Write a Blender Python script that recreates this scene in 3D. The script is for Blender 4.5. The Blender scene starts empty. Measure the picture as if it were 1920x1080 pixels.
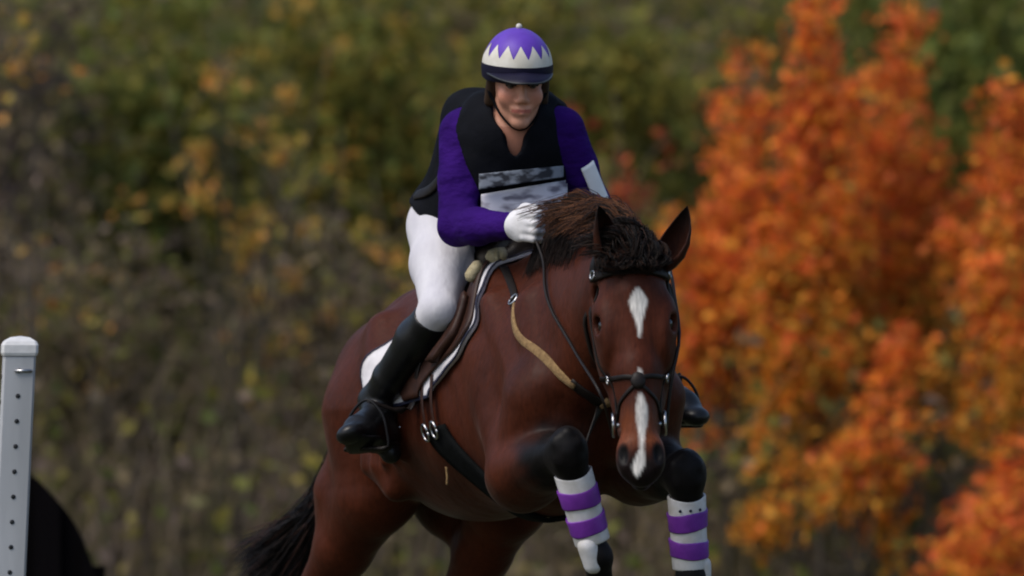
import bpy, math, random
import numpy as np
from mathutils import Vector, Matrix
from mathutils.bvhtree import BVHTree

random.seed(7); RNG = np.random.default_rng(7)
R = math.radians
scene = bpy.context.scene
COL = scene.collection

# ------------------------------------------------------------------ camera, sky, sun, exposure
DIST, ZC, S = 20.0, 1.50, 680.0        # camera distance to the withers, camera height, pixels per metre there
cam_d = bpy.data.cameras.new('camera'); cam = bpy.data.objects.new('camera', cam_d); COL.objects.link(cam)
cam.location = (0, -DIST, ZC); cam.rotation_euler = (R(90), 0, 0)
cam_d.sensor_width = 36; cam_d.lens = 36*DIST/(1920/S)
cam_d.clip_start = 0.5; cam_d.clip_end = 600
cam_d.dof.use_dof = True; cam_d.dof.focus_distance = DIST-0.35; cam_d.dof.aperture_fstop = 2.8
scene.camera = cam

SUN_EL, SUN_AZ = R(55), R(238)         # azimuth clockwise from +Y
world = bpy.data.worlds.new('World'); scene.world = world; world.use_nodes = True
wn = world.node_tree.nodes; wl = world.node_tree.links
sky = wn.new('ShaderNodeTexSky'); sky.sky_type = 'NISHITA'; sky.sun_disc = False
sky.sun_elevation = SUN_EL; sky.sun_rotation = SUN_AZ; sky.air_density = 1.0; sky.dust_density = 2.5
wn['Background'].inputs['Strength'].default_value = 0.12
wl.new(sky.outputs['Color'], wn['Background'].inputs['Color'])
sd = bpy.data.lights.new('sun', 'SUN'); sd.energy = 1.5; sd.angle = R(30); sd.color = (1.0, 0.95, 0.88)
sun = bpy.data.objects.new('sun', sd); COL.objects.link(sun); sun.location = (-8, -8, 14)
sdir = Vector((math.sin(SUN_AZ)*math.cos(SUN_EL), math.cos(SUN_AZ)*math.cos(SUN_EL), math.sin(SUN_EL)))
sun.rotation_euler = sdir.to_track_quat('Z', 'Y').to_euler()

scene.view_settings.view_transform = 'Standard'; scene.view_settings.look = 'None'
scene.view_settings.exposure = 0.60; scene.view_settings.gamma = 1.0
scene.view_settings.use_curve_mapping = False
scene.render.engine = 'CYCLES'
scene.cycles.use_denoising = True
scene.cycles.filter_width = 2.0
scene.cycles.max_bounces = 6; scene.cycles.transparent_max_bounces = 6

# ------------------------------------------------------------------ helpers
def P(px, py, dy=0.0):
    """world point of a measured spot of the picture at dy metres behind the withers"""
    d = (DIST+dy)/DIST/S
    return np.array(((px-960)*d, dy, ZC+(540-py)*d))

def V3(*a): return np.array(a, dtype=float)
def unit(v): v = np.asarray(v, float); return v/np.linalg.norm(v)

def tag(o, label=None, cat=None, group=None, kind=None):
    if label: o['label'] = label
    if cat: o['category'] = cat
    if group: o['group'] = group
    if kind: o['kind'] = kind
    return o

def empty(name, loc, label, cat, group=None):
    o = bpy.data.objects.new(name, None); COL.objects.link(o)
    o.location = loc; o.empty_display_size = 0.1
    return tag(o, label, cat, group)

def link(o, parent):
    COL.objects.link(o)
    if parent is not None:
        o.parent = parent
        if parent.type == 'EMPTY':
            o.matrix_parent_inverse = Matrix.Translation(-Vector(parent.location))
    return o

def mesh_np(name, verts, faces, mat, parent=None, smooth=True, cols=None, colname='tint'):
    """verts (N,3) array, faces (M,k) int array or list of lists"""
    me = bpy.data.meshes.new(name)
    verts = np.asarray(verts, dtype=np.float32)
    if isinstance(faces, np.ndarray):
        m, k = faces.shape
        me.vertices.add(len(verts)); me.vertices.foreach_set('co', verts.ravel())
        me.loops.add(m*k); me.loops.foreach_set('vertex_index', faces.astype(np.int32).ravel())
        me.polygons.add(m)
        me.polygons.foreach_set('loop_start', np.arange(0, m*k, k, dtype=np.int32))
        me.update(calc_edges=True)
    else:
        me.from_pydata([tuple(map(float, v)) for v in verts], [], faces); me.update()
    if smooth:
        me.polygons.foreach_set('use_smooth', np.ones(len(me.polygons), dtype=bool))
    if cols is not None:
        a = me.color_attributes.new(colname, 'FLOAT_COLOR', 'POINT')
        c = np.ones((len(verts), 4), dtype=np.float32); c[:, :cols.shape[1]] = cols
        a.data.foreach_set('color', c.ravel())
    if mat is not None: me.materials.append(mat)
    o = bpy.data.objects.new(name, me)
    return link(o, parent)

def bvh_of(o):
    me = o.data
    return BVHTree.FromPolygons([v.co.copy() for v in me.vertices], [tuple(p.vertices) for p in me.polygons])

# ---- materials
def new_mat(name):
    m = bpy.data.materials.new(name); m.use_nodes = True
    return m, m.node_tree.nodes, m.node_tree.links, m.node_tree.nodes['Principled BSDF']

def cloth(name, c1, c2=None, rough=0.7, scale=30, spec=0.3, bump=0.25, bscale=60, sheen=0.0, stretch=(1, 1, 1), bdist=0.004):
    m, n, l, b = new_mat(name)
    if c2 is None: c2 = tuple(x*0.75 for x in c1)
    tc = n.new('ShaderNodeTexCoord'); mp = n.new('ShaderNodeMapping'); mp.inputs['Scale'].default_value = stretch
    l.new(tc.outputs['Object'], mp.inputs['Vector'])
    nz = n.new('ShaderNodeTexNoise'); nz.inputs['Scale'].default_value = scale; nz.inputs['Detail'].default_value = 5
    l.new(mp.outputs['Vector'], nz.inputs['Vector'])
    rp = n.new('ShaderNodeValToRGB'); rp.color_ramp.elements[0].position = 0.35; rp.color_ramp.elements[1].position = 0.65
    rp.color_ramp.elements[0].color = (*c2, 1); rp.color_ramp.elements[1].color = (*c1, 1)
    l.new(nz.outputs['Fac'], rp.inputs['Fac']); l.new(rp.outputs['Color'], b.inputs['Base Color'])
    nb = n.new('ShaderNodeTexNoise'); nb.inputs['Scale'].default_value = bscale; nb.inputs['Detail'].default_value = 3
    l.new(mp.outputs['Vector'], nb.inputs['Vector'])
    bp = n.new('ShaderNodeBump'); bp.inputs['Strength'].default_value = bump; bp.inputs['Distance'].default_value = bdist
    l.new(nb.outputs['Fac'], bp.inputs['Height']); l.new(bp.outputs['Normal'], b.inputs['Normal'])
    b.inputs['Roughness'].default_value = rough; b.inputs['Specular IOR Level'].default_value = spec
    b.inputs['Sheen Weight'].default_value = sheen
    return m

def attr_mat(name, rough=0.6, spec=0.3, translucent=0.0, noise=0.0, nscale=20, bump=0.0, bscale=80, stretch=(1, 1, 1), attr='tint', bdist=0.004):
    m, n, l, b = new_mat(name)
    a = n.new('ShaderNodeAttribute'); a.attribute_name = attr
    src = a.outputs['Color']
    tc = n.new('ShaderNodeTexCoord'); mp = n.new('ShaderNodeMapping'); mp.inputs['Scale'].default_value = stretch
    l.new(tc.outputs['Object'], mp.inputs['Vector'])
    if noise:
        nz = n.new('ShaderNodeTexNoise'); nz.inputs['Scale'].default_value = nscale; nz.inputs['Detail'].default_value = 6
        l.new(mp.outputs['Vector'], nz.inputs['Vector'])
        mr = n.new('ShaderNodeMapRange'); mr.inputs['From Min'].default_value = 0.3; mr.inputs['From Max'].default_value = 0.7
        mr.inputs['To Min'].default_value = 1-noise; mr.inputs['To Max'].default_value = 1+noise
        l.new(nz.outputs['Fac'], mr.inputs['Value'])
        mx = n.new('ShaderNodeVectorMath'); mx.operation = 'SCALE'
        l.new(src, mx.inputs[0]); l.new(mr.outputs['Result'], mx.inputs['Scale']); src = mx.outputs['Vector']
    l.new(src, b.inputs['Base Color'])
    if bump:
        nb = n.new('ShaderNodeTexNoise'); nb.inputs['Scale'].default_value = bscale; nb.inputs['Detail'].default_value = 3
        l.new(mp.outputs['Vector'], nb.inputs['Vector'])
        bp = n.new('ShaderNodeBump'); bp.inputs['Strength'].default_value = bump; bp.inputs['Distance'].default_value = bdist
        l.new(nb.outputs['Fac'], bp.inputs['Height']); l.new(bp.outputs['Normal'], b.inputs['Normal'])
    b.inputs['Roughness'].default_value = rough; b.inputs['Specular IOR Level'].default_value = spec
    if translucent:
        tr = n.new('ShaderNodeBsdfTranslucent'); l.new(src, tr.inputs['Color'])
        ms = n.new('ShaderNodeMixShader'); ms.inputs['Fac'].default_value = translucent
        l.new(b.outputs['BSDF'], ms.inputs[1]); l.new(tr.outputs['BSDF'], ms.inputs[2])
        l.new(ms.outputs['Shader'], n['Material Output'].inputs['Surface'])
    return m

M = {}
M['coat'] = attr_mat('bay_coat', rough=0.50, spec=0.11, noise=0.32, nscale=5, bump=0.5, bscale=11, stretch=(1, 1, 0.8), bdist=0.016)
def fur(mat):
    n, l = mat.node_tree.nodes, mat.node_tree.links; b = n['Principled BSDF']
    src = b.inputs['Base Color'].links[0].from_socket
    tc = n.new('ShaderNodeTexCoord'); mp = n.new('ShaderNodeMapping'); mp.inputs['Scale'].default_value = (1, 1, 0.14); mp.inputs['Rotation'].default_value = (0.3, 0.5, 0)
    l.new(tc.outputs['Object'], mp.inputs['Vector'])
    nz = n.new('ShaderNodeTexNoise'); nz.inputs['Scale'].default_value = 150; nz.inputs['Detail'].default_value = 4
    l.new(mp.outputs['Vector'], nz.inputs['Vector'])
    mr = n.new('ShaderNodeMapRange'); mr.inputs['From Min'].default_value = 0.3; mr.inputs['From Max'].default_value = 0.7
    mr.inputs['To Min'].default_value = 0.78; mr.inputs['To Max'].default_value = 1.22
    l.new(nz.outputs['Fac'], mr.inputs['Value'])
    mx = n.new('ShaderNodeVectorMath'); mx.operation = 'SCALE'
    l.new(src, mx.inputs[0]); l.new(mr.outputs['Result'], mx.inputs['Scale']); l.new(mx.outputs['Vector'], b.inputs['Base Color'])
    b.inputs['Sheen Weight'].default_value = 0.035; b.inputs['Sheen Roughness'].default_value = 0.35; b.inputs['Sheen Tint'].default_value = (1.0, 0.85, 0.8, 1)
fur(M['coat'])
M['mane'] = attr_mat('mane_hair', rough=0.5, spec=0.12)
M['eye'] = cloth('dark_eye', (0.008, 0.005, 0.004), rough=0.08, spec=0.6, bump=0.0)
M['hoof'] = cloth('hoof_horn', (0.03, 0.026, 0.022), rough=0.5)
M['skin'] = attr_mat('skin', rough=0.5, spec=0.35, noise=0.06, nscale=60)
M['purple_sleeve'] = cloth('purple_sleeve', (0.028, 0.0052, 0.115), (0.019, 0.0034, 0.080), rough=0.85, spec=0.06, scale=9, bump=0.7, bscale=13, bdist=0.022, stretch=(1, 1, 1.8))
M['purple_silk'] = cloth('purple_silk', (0.105, 0.040, 0.38), (0.085, 0.030, 0.31), rough=0.5, scale=20, bump=0.15)
M['white_silk'] = cloth('white_silk', (0.60, 0.58, 0.53), (0.50, 0.47, 0.40), rough=0.6, scale=20, bump=0.15)
M['navy'] = cloth('navy_plastic', (0.006, 0.005, 0.020), rough=0.55, spec=0.15, bump=0.05)
M['vest'] = cloth('black_vest', (0.0055, 0.006, 0.009), (0.003, 0.0035, 0.005), rough=0.85, spec=0.08, scale=10, bump=0.5, bscale=16, bdist=0.012)
M['breeches'] = cloth('white_breeches', (0.55, 0.54, 0.57), (0.48, 0.47, 0.51), rough=0.85, spec=0.1, scale=12, bump=0.5, bscale=12, bdist=0.016, stretch=(1.6, 1, 0.7))
M['glove'] = cloth('white_glove', (0.68, 0.67, 0.69), (0.58, 0.57, 0.58), rough=0.8, scale=30, bump=0.3, bscale=50)
M['boot'] = cloth('black_leather', (0.006, 0.006, 0.007), (0.0035, 0.0035, 0.004), rough=0.36, spec=0.28, scale=14, bump=0.3, bscale=20, bdist=0.006)
M['tack'] = cloth('dark_tack_leather', (0.009, 0.006, 0.005), rough=0.5, spec=0.2, bump=0.15)
M['brown_leather'] = cloth('brown_saddle_leather', (0.035, 0.013, 0.007), (0.022, 0.008, 0.005), rough=0.5, spec=0.25, bump=0.2)
M['navy_bind'] = cloth('navy_binding', (0.010, 0.011, 0.030), rough=0.7, bump=0.1)
M['elastic'] = cloth('black_girth_web', (0.005, 0.0055, 0.006), (0.003, 0.0035, 0.0035), rough=0.85, spec=0.06, bump=0.3)
M['stirrup'] = cloth('black_composite', (0.008, 0.008, 0.009), rough=0.5, spec=0.15)
M['tan'] = cloth('tan_fleece', (0.25, 0.16, 0.07), (0.15, 0.09, 0.04), rough=0.95, scale=60, bump=0.6, bscale=120)
M['cream'] = cloth('cream_fleece', (0.42, 0.36, 0.23), (0.28, 0.23, 0.13), rough=0.95, scale=50, bump=0.8, bscale=110)
M['pad'] = cloth('white_pad', (0.60, 0.58, 0.60), (0.52, 0.50, 0.52), rough=0.9, scale=20, bump=0.5, bscale=45)
M['steel'] = cloth('steel', (0.45, 0.45, 0.46), rough=0.28, bump=0.05); M['steel'].node_tree.nodes['Principled BSDF'].inputs['Metallic'].default_value = 1
M['boot_white'] = cloth('white_boot_shell', (0.58, 0.57, 0.58), (0.46, 0.44, 0.42), rough=0.6, scale=26, bump=0.2)
M['tape'] = cloth('purple_tape', (0.165, 0.03, 0.31), (0.12, 0.02, 0.24), rough=0.45, scale=26, bump=0.3, bscale=30)
M['bark'] = cloth('grey_bark', (0.085, 0.068, 0.050), (0.05, 0.042, 0.030), rough=0.95, scale=14, bump=0.8, stretch=(1, 1, 0.25))
M['leaf'] = attr_mat('leaves', rough=0.65, spec=0.2, translucent=0.40)
M['stem'] = attr_mat('dry_stems', rough=0.95, spec=0.1)

# ---- implicit surfaces -> one continuous mesh
class Blob:
    def __init__(s): s.p = []
    def ell(s, c, rad, axes=None, k=0.04, op=1):
        A = np.eye(3) if axes is None else np.array([unit(a) for a in axes])
        s.p.append(('e', np.asarray(c, float), np.asarray(rad, float), A, k, op)); return s
    def cone(s, a, b, ra, rb, k=0.04, flat=None, fs=1.0, op=1):
        s.p.append(('c', np.asarray(a, float), np.asarray(b, float), ra, rb, None if flat is None else unit(flat), fs, k, op)); return s
    def chain(s, pts, rad, k=0.03, **kw):
        for i in range(len(pts)-1): s.cone(pts[i], pts[i+1], rad[i], rad[i+1], k, **kw)
        return s
    def grown(s, g):
        o = Blob()
        for p in s.p:
            if p[0] == 'e': o.p.append(('e', p[1], p[2]+g*p[5], p[3], p[4], p[5]))
            else: o.p.append(('c', p[1], p[2], p[3]+g*p[8], p[4]+g*p[8], p[5], p[6], p[7], p[8]))
        return o
    def mesh(s, h, cut=None, pad=0.03):
        lo = np.full(3, 1e9); hi = -lo
        for p in s.p:
            if p[0] == 'e':
                if p[5] < 0: continue
                e = np.sqrt(((p[3]*p[2][:, None])**2).sum(0)); a = p[1]-e; b = p[1]+e
            else:
                if p[8] < 0: continue
                r = max(p[3], p[4]); a = np.minimum(p[1], p[2])-r; b = np.maximum(p[1], p[2])+r
            lo = np.minimum(lo, a); hi = np.maximum(hi, b)
        lo -= pad; hi += pad
        n = np.ceil((hi-lo)/h).astype(int)+1
        ax = [(lo[i]+h*np.arange(n[i])).astype(np.float32) for i in range(3)]
        F = np.full(n, 0.5, dtype=np.float32)
        for p in s.p:
            if p[0] == 'e':
                k, op = p[4], p[5]; e = np.sqrt(((p[3]*p[2][:, None])**2).sum(0)); a = p[1]-e; b = p[1]+e
            else:
                k, op = p[7], p[8]; r = max(p[3], p[4]); a = np.minimum(p[1], p[2])-r; b = np.maximum(p[1], p[2])+r
            m = k+3*h
            i0 = np.clip(np.floor((a-m-lo)/h).astype(int), 0, n-1); i1 = np.clip(np.ceil((b+m-lo)/h).astype(int)+1, 1, n)
            if np.any(i1 <= i0): continue
            sl = tuple(slice(i0[i], i1[i]) for i in range(3))
            x = ax[0][sl[0]][:, None, None]; y = ax[1][sl[1]][None, :, None]; z = ax[2][sl[2]][None, None, :]
            if p[0] == 'e':
                c, rad, A = p[1], p[2], p[3]; k0 = 0; k1 = 0
                for j in range(3):
                    q = (x-c[0])*A[j, 0]+(y-c[1])*A[j, 1]+(z-c[2])*A[j, 2]
                    k0 = k0+(q/rad[j])**2; k1 = k1+(q/rad[j]**2)**2
                k0 = np.sqrt(k0); d = k0*(k0-1)/(np.sqrt(k1)+1e-6)
            else:
                a_, b_, ra, rb, fl, fs = p[1], p[2], p[3], p[4], p[5], p[6]
                ab = b_-a_; L2 = ab@ab+1e-12
                t = np.clip(((x-a_[0])*ab[0]+(y-a_[1])*ab[1]+(z-a_[2])*ab[2])/L2, 0, 1)
                dx = x-a_[0]-t*ab[0]; dyy = y-a_[1]-t*ab[1]; dz = z-a_[2]-t*ab[2]
                d2 = dx*dx+dyy*dyy+dz*dz
                if fl is not None:
                    q = dx*fl[0]+dyy*fl[1]+dz*fl[2]; d2 = d2+(fs*fs-1)*q*q
                d = np.sqrt(d2)-(ra+(rb-ra)*t)
                if fl is not None: d = d*(2/(1+fs))
            d = d.astype(np.float32); G = F[sl]
            if op > 0:
                hh = np.clip(0.5+0.5*(G-d)/k, 0, 1); F[sl] = G*(1-hh)+d*hh-k*hh*(1-hh)
            else:
                hh = np.clip(0.5-0.5*(G+d)/k, 0, 1); F[sl] = G*(1-hh)-d*hh+k*hh*(1-hh)
        if cut:
            x = ax[0][:, None, None]; y = ax[1][None, :, None]; z = ax[2][None, None, :]
            for (c, nn) in cut:
                c = np.asarray(c, float); nn = unit(nn)
                d = (x-c[0])*nn[0]+(y-c[1])*nn[1]+(z-c[2])*nn[2]
                F = np.maximum(F, d.astype(np.float32))
        return nets(F, lo, h)

def nets(F, lo, h):
    S_ = F < 0
    c = [S_[i:S_.shape[0]-1+i, j:S_.shape[1]-1+j, k:S_.shape[2]-1+k] for i in (0, 1) for j in (0, 1) for k in (0, 1)]
    any_ = np.zeros_like(c[0]); all_ = np.ones_like(c[0])
    for q in c: any_ |= q; all_ &= q
    mask = any_ & ~all_
    idx = np.argwhere(mask); N = len(idx)
    ids = np.full(mask.shape, -1, dtype=np.int32); ids[mask] = np.arange(N)
    acc = np.zeros((N, 3)); cnt = np.zeros(N)
    I = idx.T
    for axis in range(3):
        o1, o2 = [q for q in range(3) if q != axis]
        for u in (0, 1):
            for v in (0, 1):
                off0 = [0, 0, 0]; off0[o1] = u; off0[o2] = v
                off1 = list(off0); off1[axis] = 1
                f0 = F[I[0]+off0[0], I[1]+off0[1], I[2]+off0[2]].astype(float); f1 = F[I[0]+off1[0], I[1]+off1[1], I[2]+off1[2]].astype(float)
                m = (f0 < 0) != (f1 < 0)
                t = np.where(m, f0/np.where(m, f0-f1, 1), 0)
                pos = np.tile(np.array(off0, float), (N, 1)); pos[:, axis] = t
                acc += pos*m[:, None]; cnt += m
    V = (idx+acc/cnt[:, None])*h+lo
    faces = []
    for axis in range(3):
        o1, o2 = (axis+1) % 3, (axis+2) % 3
        sl0 = [slice(1, -1)]*3; sl1 = [slice(1, -1)]*3
        sl0[axis] = slice(0, F.shape[axis]-1); sl1[axis] = slice(1, F.shape[axis])
        a = S_[tuple(sl0)]; b = S_[tuple(sl1)]
        e = np.argwhere(a != b)
        if not len(e): continue
        sgn = a[tuple(e.T)]
        e = e.copy(); e[:, o1] += 1; e[:, o2] += 1
        def cid(d1, d2):
            q = e.copy(); q[:, o1] += d1; q[:, o2] += d2
            return ids[q[:, 0], q[:, 1], q[:, 2]]
        f = np.stack([cid(-1, -1), cid(0, -1), cid(0, 0), cid(-1, 0)], 1)
        f[~sgn] = f[~sgn][:, ::-1]
        faces.append(f)
    faces = np.concatenate(faces)
    faces = faces[(faces >= 0).all(1)]
    # one light relaxation pass
    for lam in (0.5, -0.3):
        sm = np.zeros_like(V); ct = np.zeros(len(V))
        for i in range(4):
            np.add.at(sm, faces[:, i], V[faces[:, (i+1) % 4]]); np.add.at(ct, faces[:, i], 1)
            np.add.at(sm, faces[:, i], V[faces[:, (i-1) % 4]]); np.add.at(ct, faces[:, i], 1)
        V = V+lam*(sm/np.maximum(ct, 1)[:, None]-V)
    return V, faces

# ---- tubes, ribbons, lofts
def resample(pts, n):
    """Catmull-Rom through pts, n samples"""
    pts = np.asarray(pts, float); m = len(pts)
    if m == 2: return pts[0]+(pts[1]-pts[0])*np.linspace(0, 1, n)[:, None]
    q = np.vstack([2*pts[0]-pts[1], pts, 2*pts[-1]-pts[-2]])
    out = []
    for t in np.linspace(0, m-1-1e-9, n):
        i = int(t); f = t-i; p0, p1, p2, p3 = q[i], q[i+1], q[i+2], q[i+3]
        out.append(0.5*((2*p1)+(-p0+p2)*f+(2*p0-5*p1+4*p2-p3)*f*f+(-p0+3*p1-3*p2+p3)*f**3))
    return np.array(out)

def tube_geo(pts, rad, sides=8, base=0, caps=True):
    pts = np.asarray(pts, float); n = len(pts)
    rad = np.broadcast_to(np.asarray(rad, float), (n,))
    T = np.gradient(pts, axis=0); T /= np.linalg.norm(T, axis=1)[:, None]+1e-12
    up = V3(0, 0, 1) if abs(T[0][2]) < 0.9 else V3(1, 0, 0)
    vs, fs = [], []
    a = np.linspace(0, 2*math.pi, sides, endpoint=False)
    u = unit(np.cross(T[0], up))
    for i in range(n):
        u = unit(u-T[i]*(u@T[i])); w = np.cross(T[i], u)
        vs.append(pts[i]+rad[i]*(np.cos(a)[:, None]*u+np.sin(a)[:, None]*w))
    for i in range(n-1):
        for j in range(sides):
            fs.append([base+i*sides+j, base+i*sides+(j+1) % sides, base+(i+1)*sides+(j+1) % sides, base+(i+1)*sides+j])
    if caps:
        fs.append([base+j for j in range(sides)][::-1]); fs.append([base+(n-1)*sides+j for j in range(sides)])
    return np.vstack(vs), fs

def tube(name, pts, rad, mat, parent=None, sides=8, n=None):
    if n: 
        k = len(pts); pts = resample(pts, n)
        if np.ndim(rad): rad = np.interp(np.linspace(0, k-1, n), np.arange(k), rad)
    v, f = tube_geo(pts, rad, sides)
    return mesh_np(name, v, f, mat, parent)

def ribbon(name, pts, width, thick, normals, mat, parent=None):
    """flat strap with rounded-off box section; normals per point"""
    pts = np.asarray(pts, float); n = len(pts)
    width = np.broadcast_to(np.asarray(width, float), (n,))
    T = np.gradient(pts, axis=0); T /= np.linalg.norm(T, axis=1)[:, None]+1e-12
    vs, fs = [], []
    sec = [(-0.5, 0.0), (-0.5, 0.6), (-0.36, 1.0), (0.36, 1.0), (0.5, 0.6), (0.5, 0.0)]
    for i in range(n):
        nn = np.asarray(normals[i], float); nn = unit(nn-T[i]*(nn@T[i])); w = np.cross(T[i], nn)
        for (a, b) in sec: vs.append(pts[i]+w*a*width[i]+nn*b*thick)
    k = len(sec)
    for i in range(n-1):
        for j in range(k):
            fs.append([i*k+j, i*k+(j+1) % k, (i+1)*k+(j+1) % k, (i+1)*k+j])
    fs.append(list(range(k))[::-1]); fs.append([(n-1)*k+j for j in range(k)])
    return mesh_np(name, vs, fs, mat, parent)

def strap(name, bvh, pts, width, thick, mat, parent=None, n=24, off=0.001, sm=2):
    """strap laid on a surface"""
    s = resample(pts, n); out = []; nrm = []
    for p in s:
        loc, nn, _, _ = bvh.find_nearest(Vector(p))
        out.append(np.array(loc)+np.array(nn)*off); nrm.append(np.array(nn))
    out = np.array(out); nrm = np.array(nrm)
    for _ in range(sm):
        out[1:-1] = 0.5*out[1:-1]+0.25*(out[:-2]+out[2:]); nrm[1:-1] = 0.5*nrm[1:-1]+0.25*(nrm[:-2]+nrm[2:])
    return ribbon(name, out, width, thick, nrm, mat, parent)

def shell(name, grid, thick, normals, mat, parent=None):
    """grid (a,b,3) of points -> closed sheet with thickness along normals (a,b,3)"""
    a, b, _ = grid.shape
    top = (grid+normals*thick).reshape(-1, 3); bot = grid.reshape(-1, 3)
    vs = np.vstack([top, bot]); N = a*b; fs = []
    for i in range(a-1):
        for j in range(b-1):
            q = [i*b+j, (i+1)*b+j, (i+1)*b+j+1, i*b+j+1]
            fs.append(q); fs.append([x+N for x in q][::-1])
    rim = [j for j in range(b)]+[i*b+b-1 for i in range(1, a)]+[(a-1)*b+j for j in range(b-2, -1, -1)]+[i*b for i in range(a-2, 0, -1)]
    for i in range(len(rim)):
        p, q = rim[i], rim[(i+1) % len(rim)]
        fs.append([p, q, q+N, p+N])
    me = mesh_np(name, vs, fs, mat, parent)
    import bmesh
    bm = bmesh.new(); bm.from_mesh(me.data); bmesh.ops.recalc_face_normals(bm, faces=bm.faces); bm.to_mesh(me.data); bm.free()
    return me

def hair(name, roots, ends_fn, n, r0, mat, parent, cols, seg=7):
    """many thin tapered strands; ends_fn(i) -> list of control points"""
    VS, FS, CS = [], [], []; base = 0
    for i in range(n):
        ctrl = ends_fn(i); p = resample(ctrl, seg)
        rad = r0*np.linspace(1, 0.12, seg)**0.7*(0.7+0.6*random.random())
        v, f = tube_geo(p, rad, 3, 0, caps=False)
        VS.append(v); FS.append(np.array(f)+base); base += len(v)
        c = cols[random.randrange(len(cols))]; g = 0.75+0.5*random.random()
        CS.append(np.tile(np.array(c)*g, (len(v), 1)))
    return mesh_np(name, np.vstack(VS), np.vstack(FS), mat, parent, cols=np.vstack(CS))

def smooth01(x, a, b):
    t = np.clip((np.asarray(x)-a)/(b-a), 0, 1); return t*t*(3-2*t)

def lathe(name, prof, centre, axis_u, axis_v, axis_w, mat, parent=None, seg=40, squash=(1, 1)):
    """prof: list of (r, height) swept round axis_w"""
    vs, fs = [], []
    for (r, hgt) in prof:
        for j in range(seg):
            a = 2*math.pi*j/seg
            vs.append(centre+axis_u*r*squash[0]*math.cos(a)+axis_v*r*squash[1]*math.sin(a)+axis_w*hgt)
    for i in range(len(prof)-1):
        for j in range(seg):
            fs.append([i*seg+j, i*seg+(j+1) % seg, (i+1)*seg+(j+1) % seg, (i+1)*seg+j])
    fs.append(list(range(seg))[::-1]); fs.append([(len(prof)-1)*seg+j for j in range(seg)])
    return mesh_np(name, vs, fs, mat, parent)

#==BACKGROUND==
# ------------------------------------------------------------------ ground and hillside
def hill(x, y):
    t = np.clip((y-17)/45, 0, 1)
    return 0.34*np.maximum(y-17, 0)*smooth01(y, 17, 30) + 0.10*np.sin(x*0.9+y*0.5)*smooth01(y, 12, 22)

def ground_sheet():
    xs = np.concatenate([np.linspace(-300, -20, 15), np.linspace(-19, 19, 96), np.linspace(20, 300, 15)])
    ys = np.concatenate([np.linspace(-60, 0, 16), np.linspace(0.8, 60, 90), np.linspace(70, 400, 12)])
    X, Y = np.meshgrid(xs, ys, indexing='ij')
    Z = hill(X, np.minimum(Y, 70))
    v = np.stack([X, Y, Z], -1).reshape(-1, 3); b = len(ys)
    f = []
    for i in range(len(xs)-1):
        for j in range(b-1): f.append([i*b+j, (i+1)*b+j, (i+1)*b+j+1, i*b+j+1])
    return v, np.array(f)
gv, gf = ground_sheet()
m, n, l, b = new_mat('rough_grass')
tc = n.new('ShaderNodeTexCoord'); n1 = n.new('ShaderNodeTexNoise'); n1.inputs['Scale'].default_value = 1.3; n1.inputs['Detail'].default_value = 8
l.new(tc.outputs['Object'], n1.inputs['Vector'])
rp = n.new('ShaderNodeValToRGB'); cr = rp.color_ramp
cr.elements[0].position = 0.35; cr.elements[0].color = (0.030, 0.030, 0.012, 1)
cr.elements[1].position = 0.68; cr.elements[1].color = (0.085, 0.060, 0.030, 1)
e = cr.elements.new(0.5); e.color = (0.045, 0.052, 0.014, 1)
l.new(n1.outputs['Fac'], rp.inputs['Fac']); l.new(rp.outputs['Color'], b.inputs['Base Color']); b.inputs['Roughness'].default_value = 0.95
n2 = n.new('ShaderNodeTexNoise'); n2.inputs['Scale'].default_value = 14; bp = n.new('ShaderNodeBump'); bp.inputs['Distance'].default_value = 0.06
l.new(tc.outputs['Object'], n2.inputs['Vector']); l.new(n2.outputs['Fac'], bp.inputs['Height']); l.new(bp.outputs['Normal'], b.inputs['Normal'])
tag(mesh_np('ground', gv, gf, m), 'rough grassy ground rising into a hillside', kind='structure')

# ------------------------------------------------------------------ foliage
def leaves_geo(C, size, rng, flat=0.5):
    """C (N,3) leaf centres -> folded four-cornered leaves"""
    N = len(C); size = np.broadcast_to(size, (N,))*(0.6+0.8*rng.random(N))
    d = rng.normal(size=(N, 3)); d[:, 2] -= 0.4; d /= np.linalg.norm(d, axis=1)[:, None]
    q = rng.normal(size=(N, 3)); w = np.cross(d, q); w /= np.linalg.norm(w, axis=1)[:, None]; nn = np.cross(d, w)
    s = size[:, None]
    v = np.empty((N, 4, 3))
    v[:, 0] = C-d*s*0.5; v[:, 1] = C+w*s*0.36+nn*s*0.12; v[:, 2] = C+d*s*0.55; v[:, 3] = C-w*s*0.36+nn*s*0.12
    return v.reshape(-1, 3), np.arange(N*4).reshape(-1, 4)

def pick(pal, N, rng, w=None):
    pal = np.array(pal); i = rng.choice(len(pal), N, p=w)
    return pal[i]*(0.75+0.5*rng.random((N, 1)))

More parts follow.
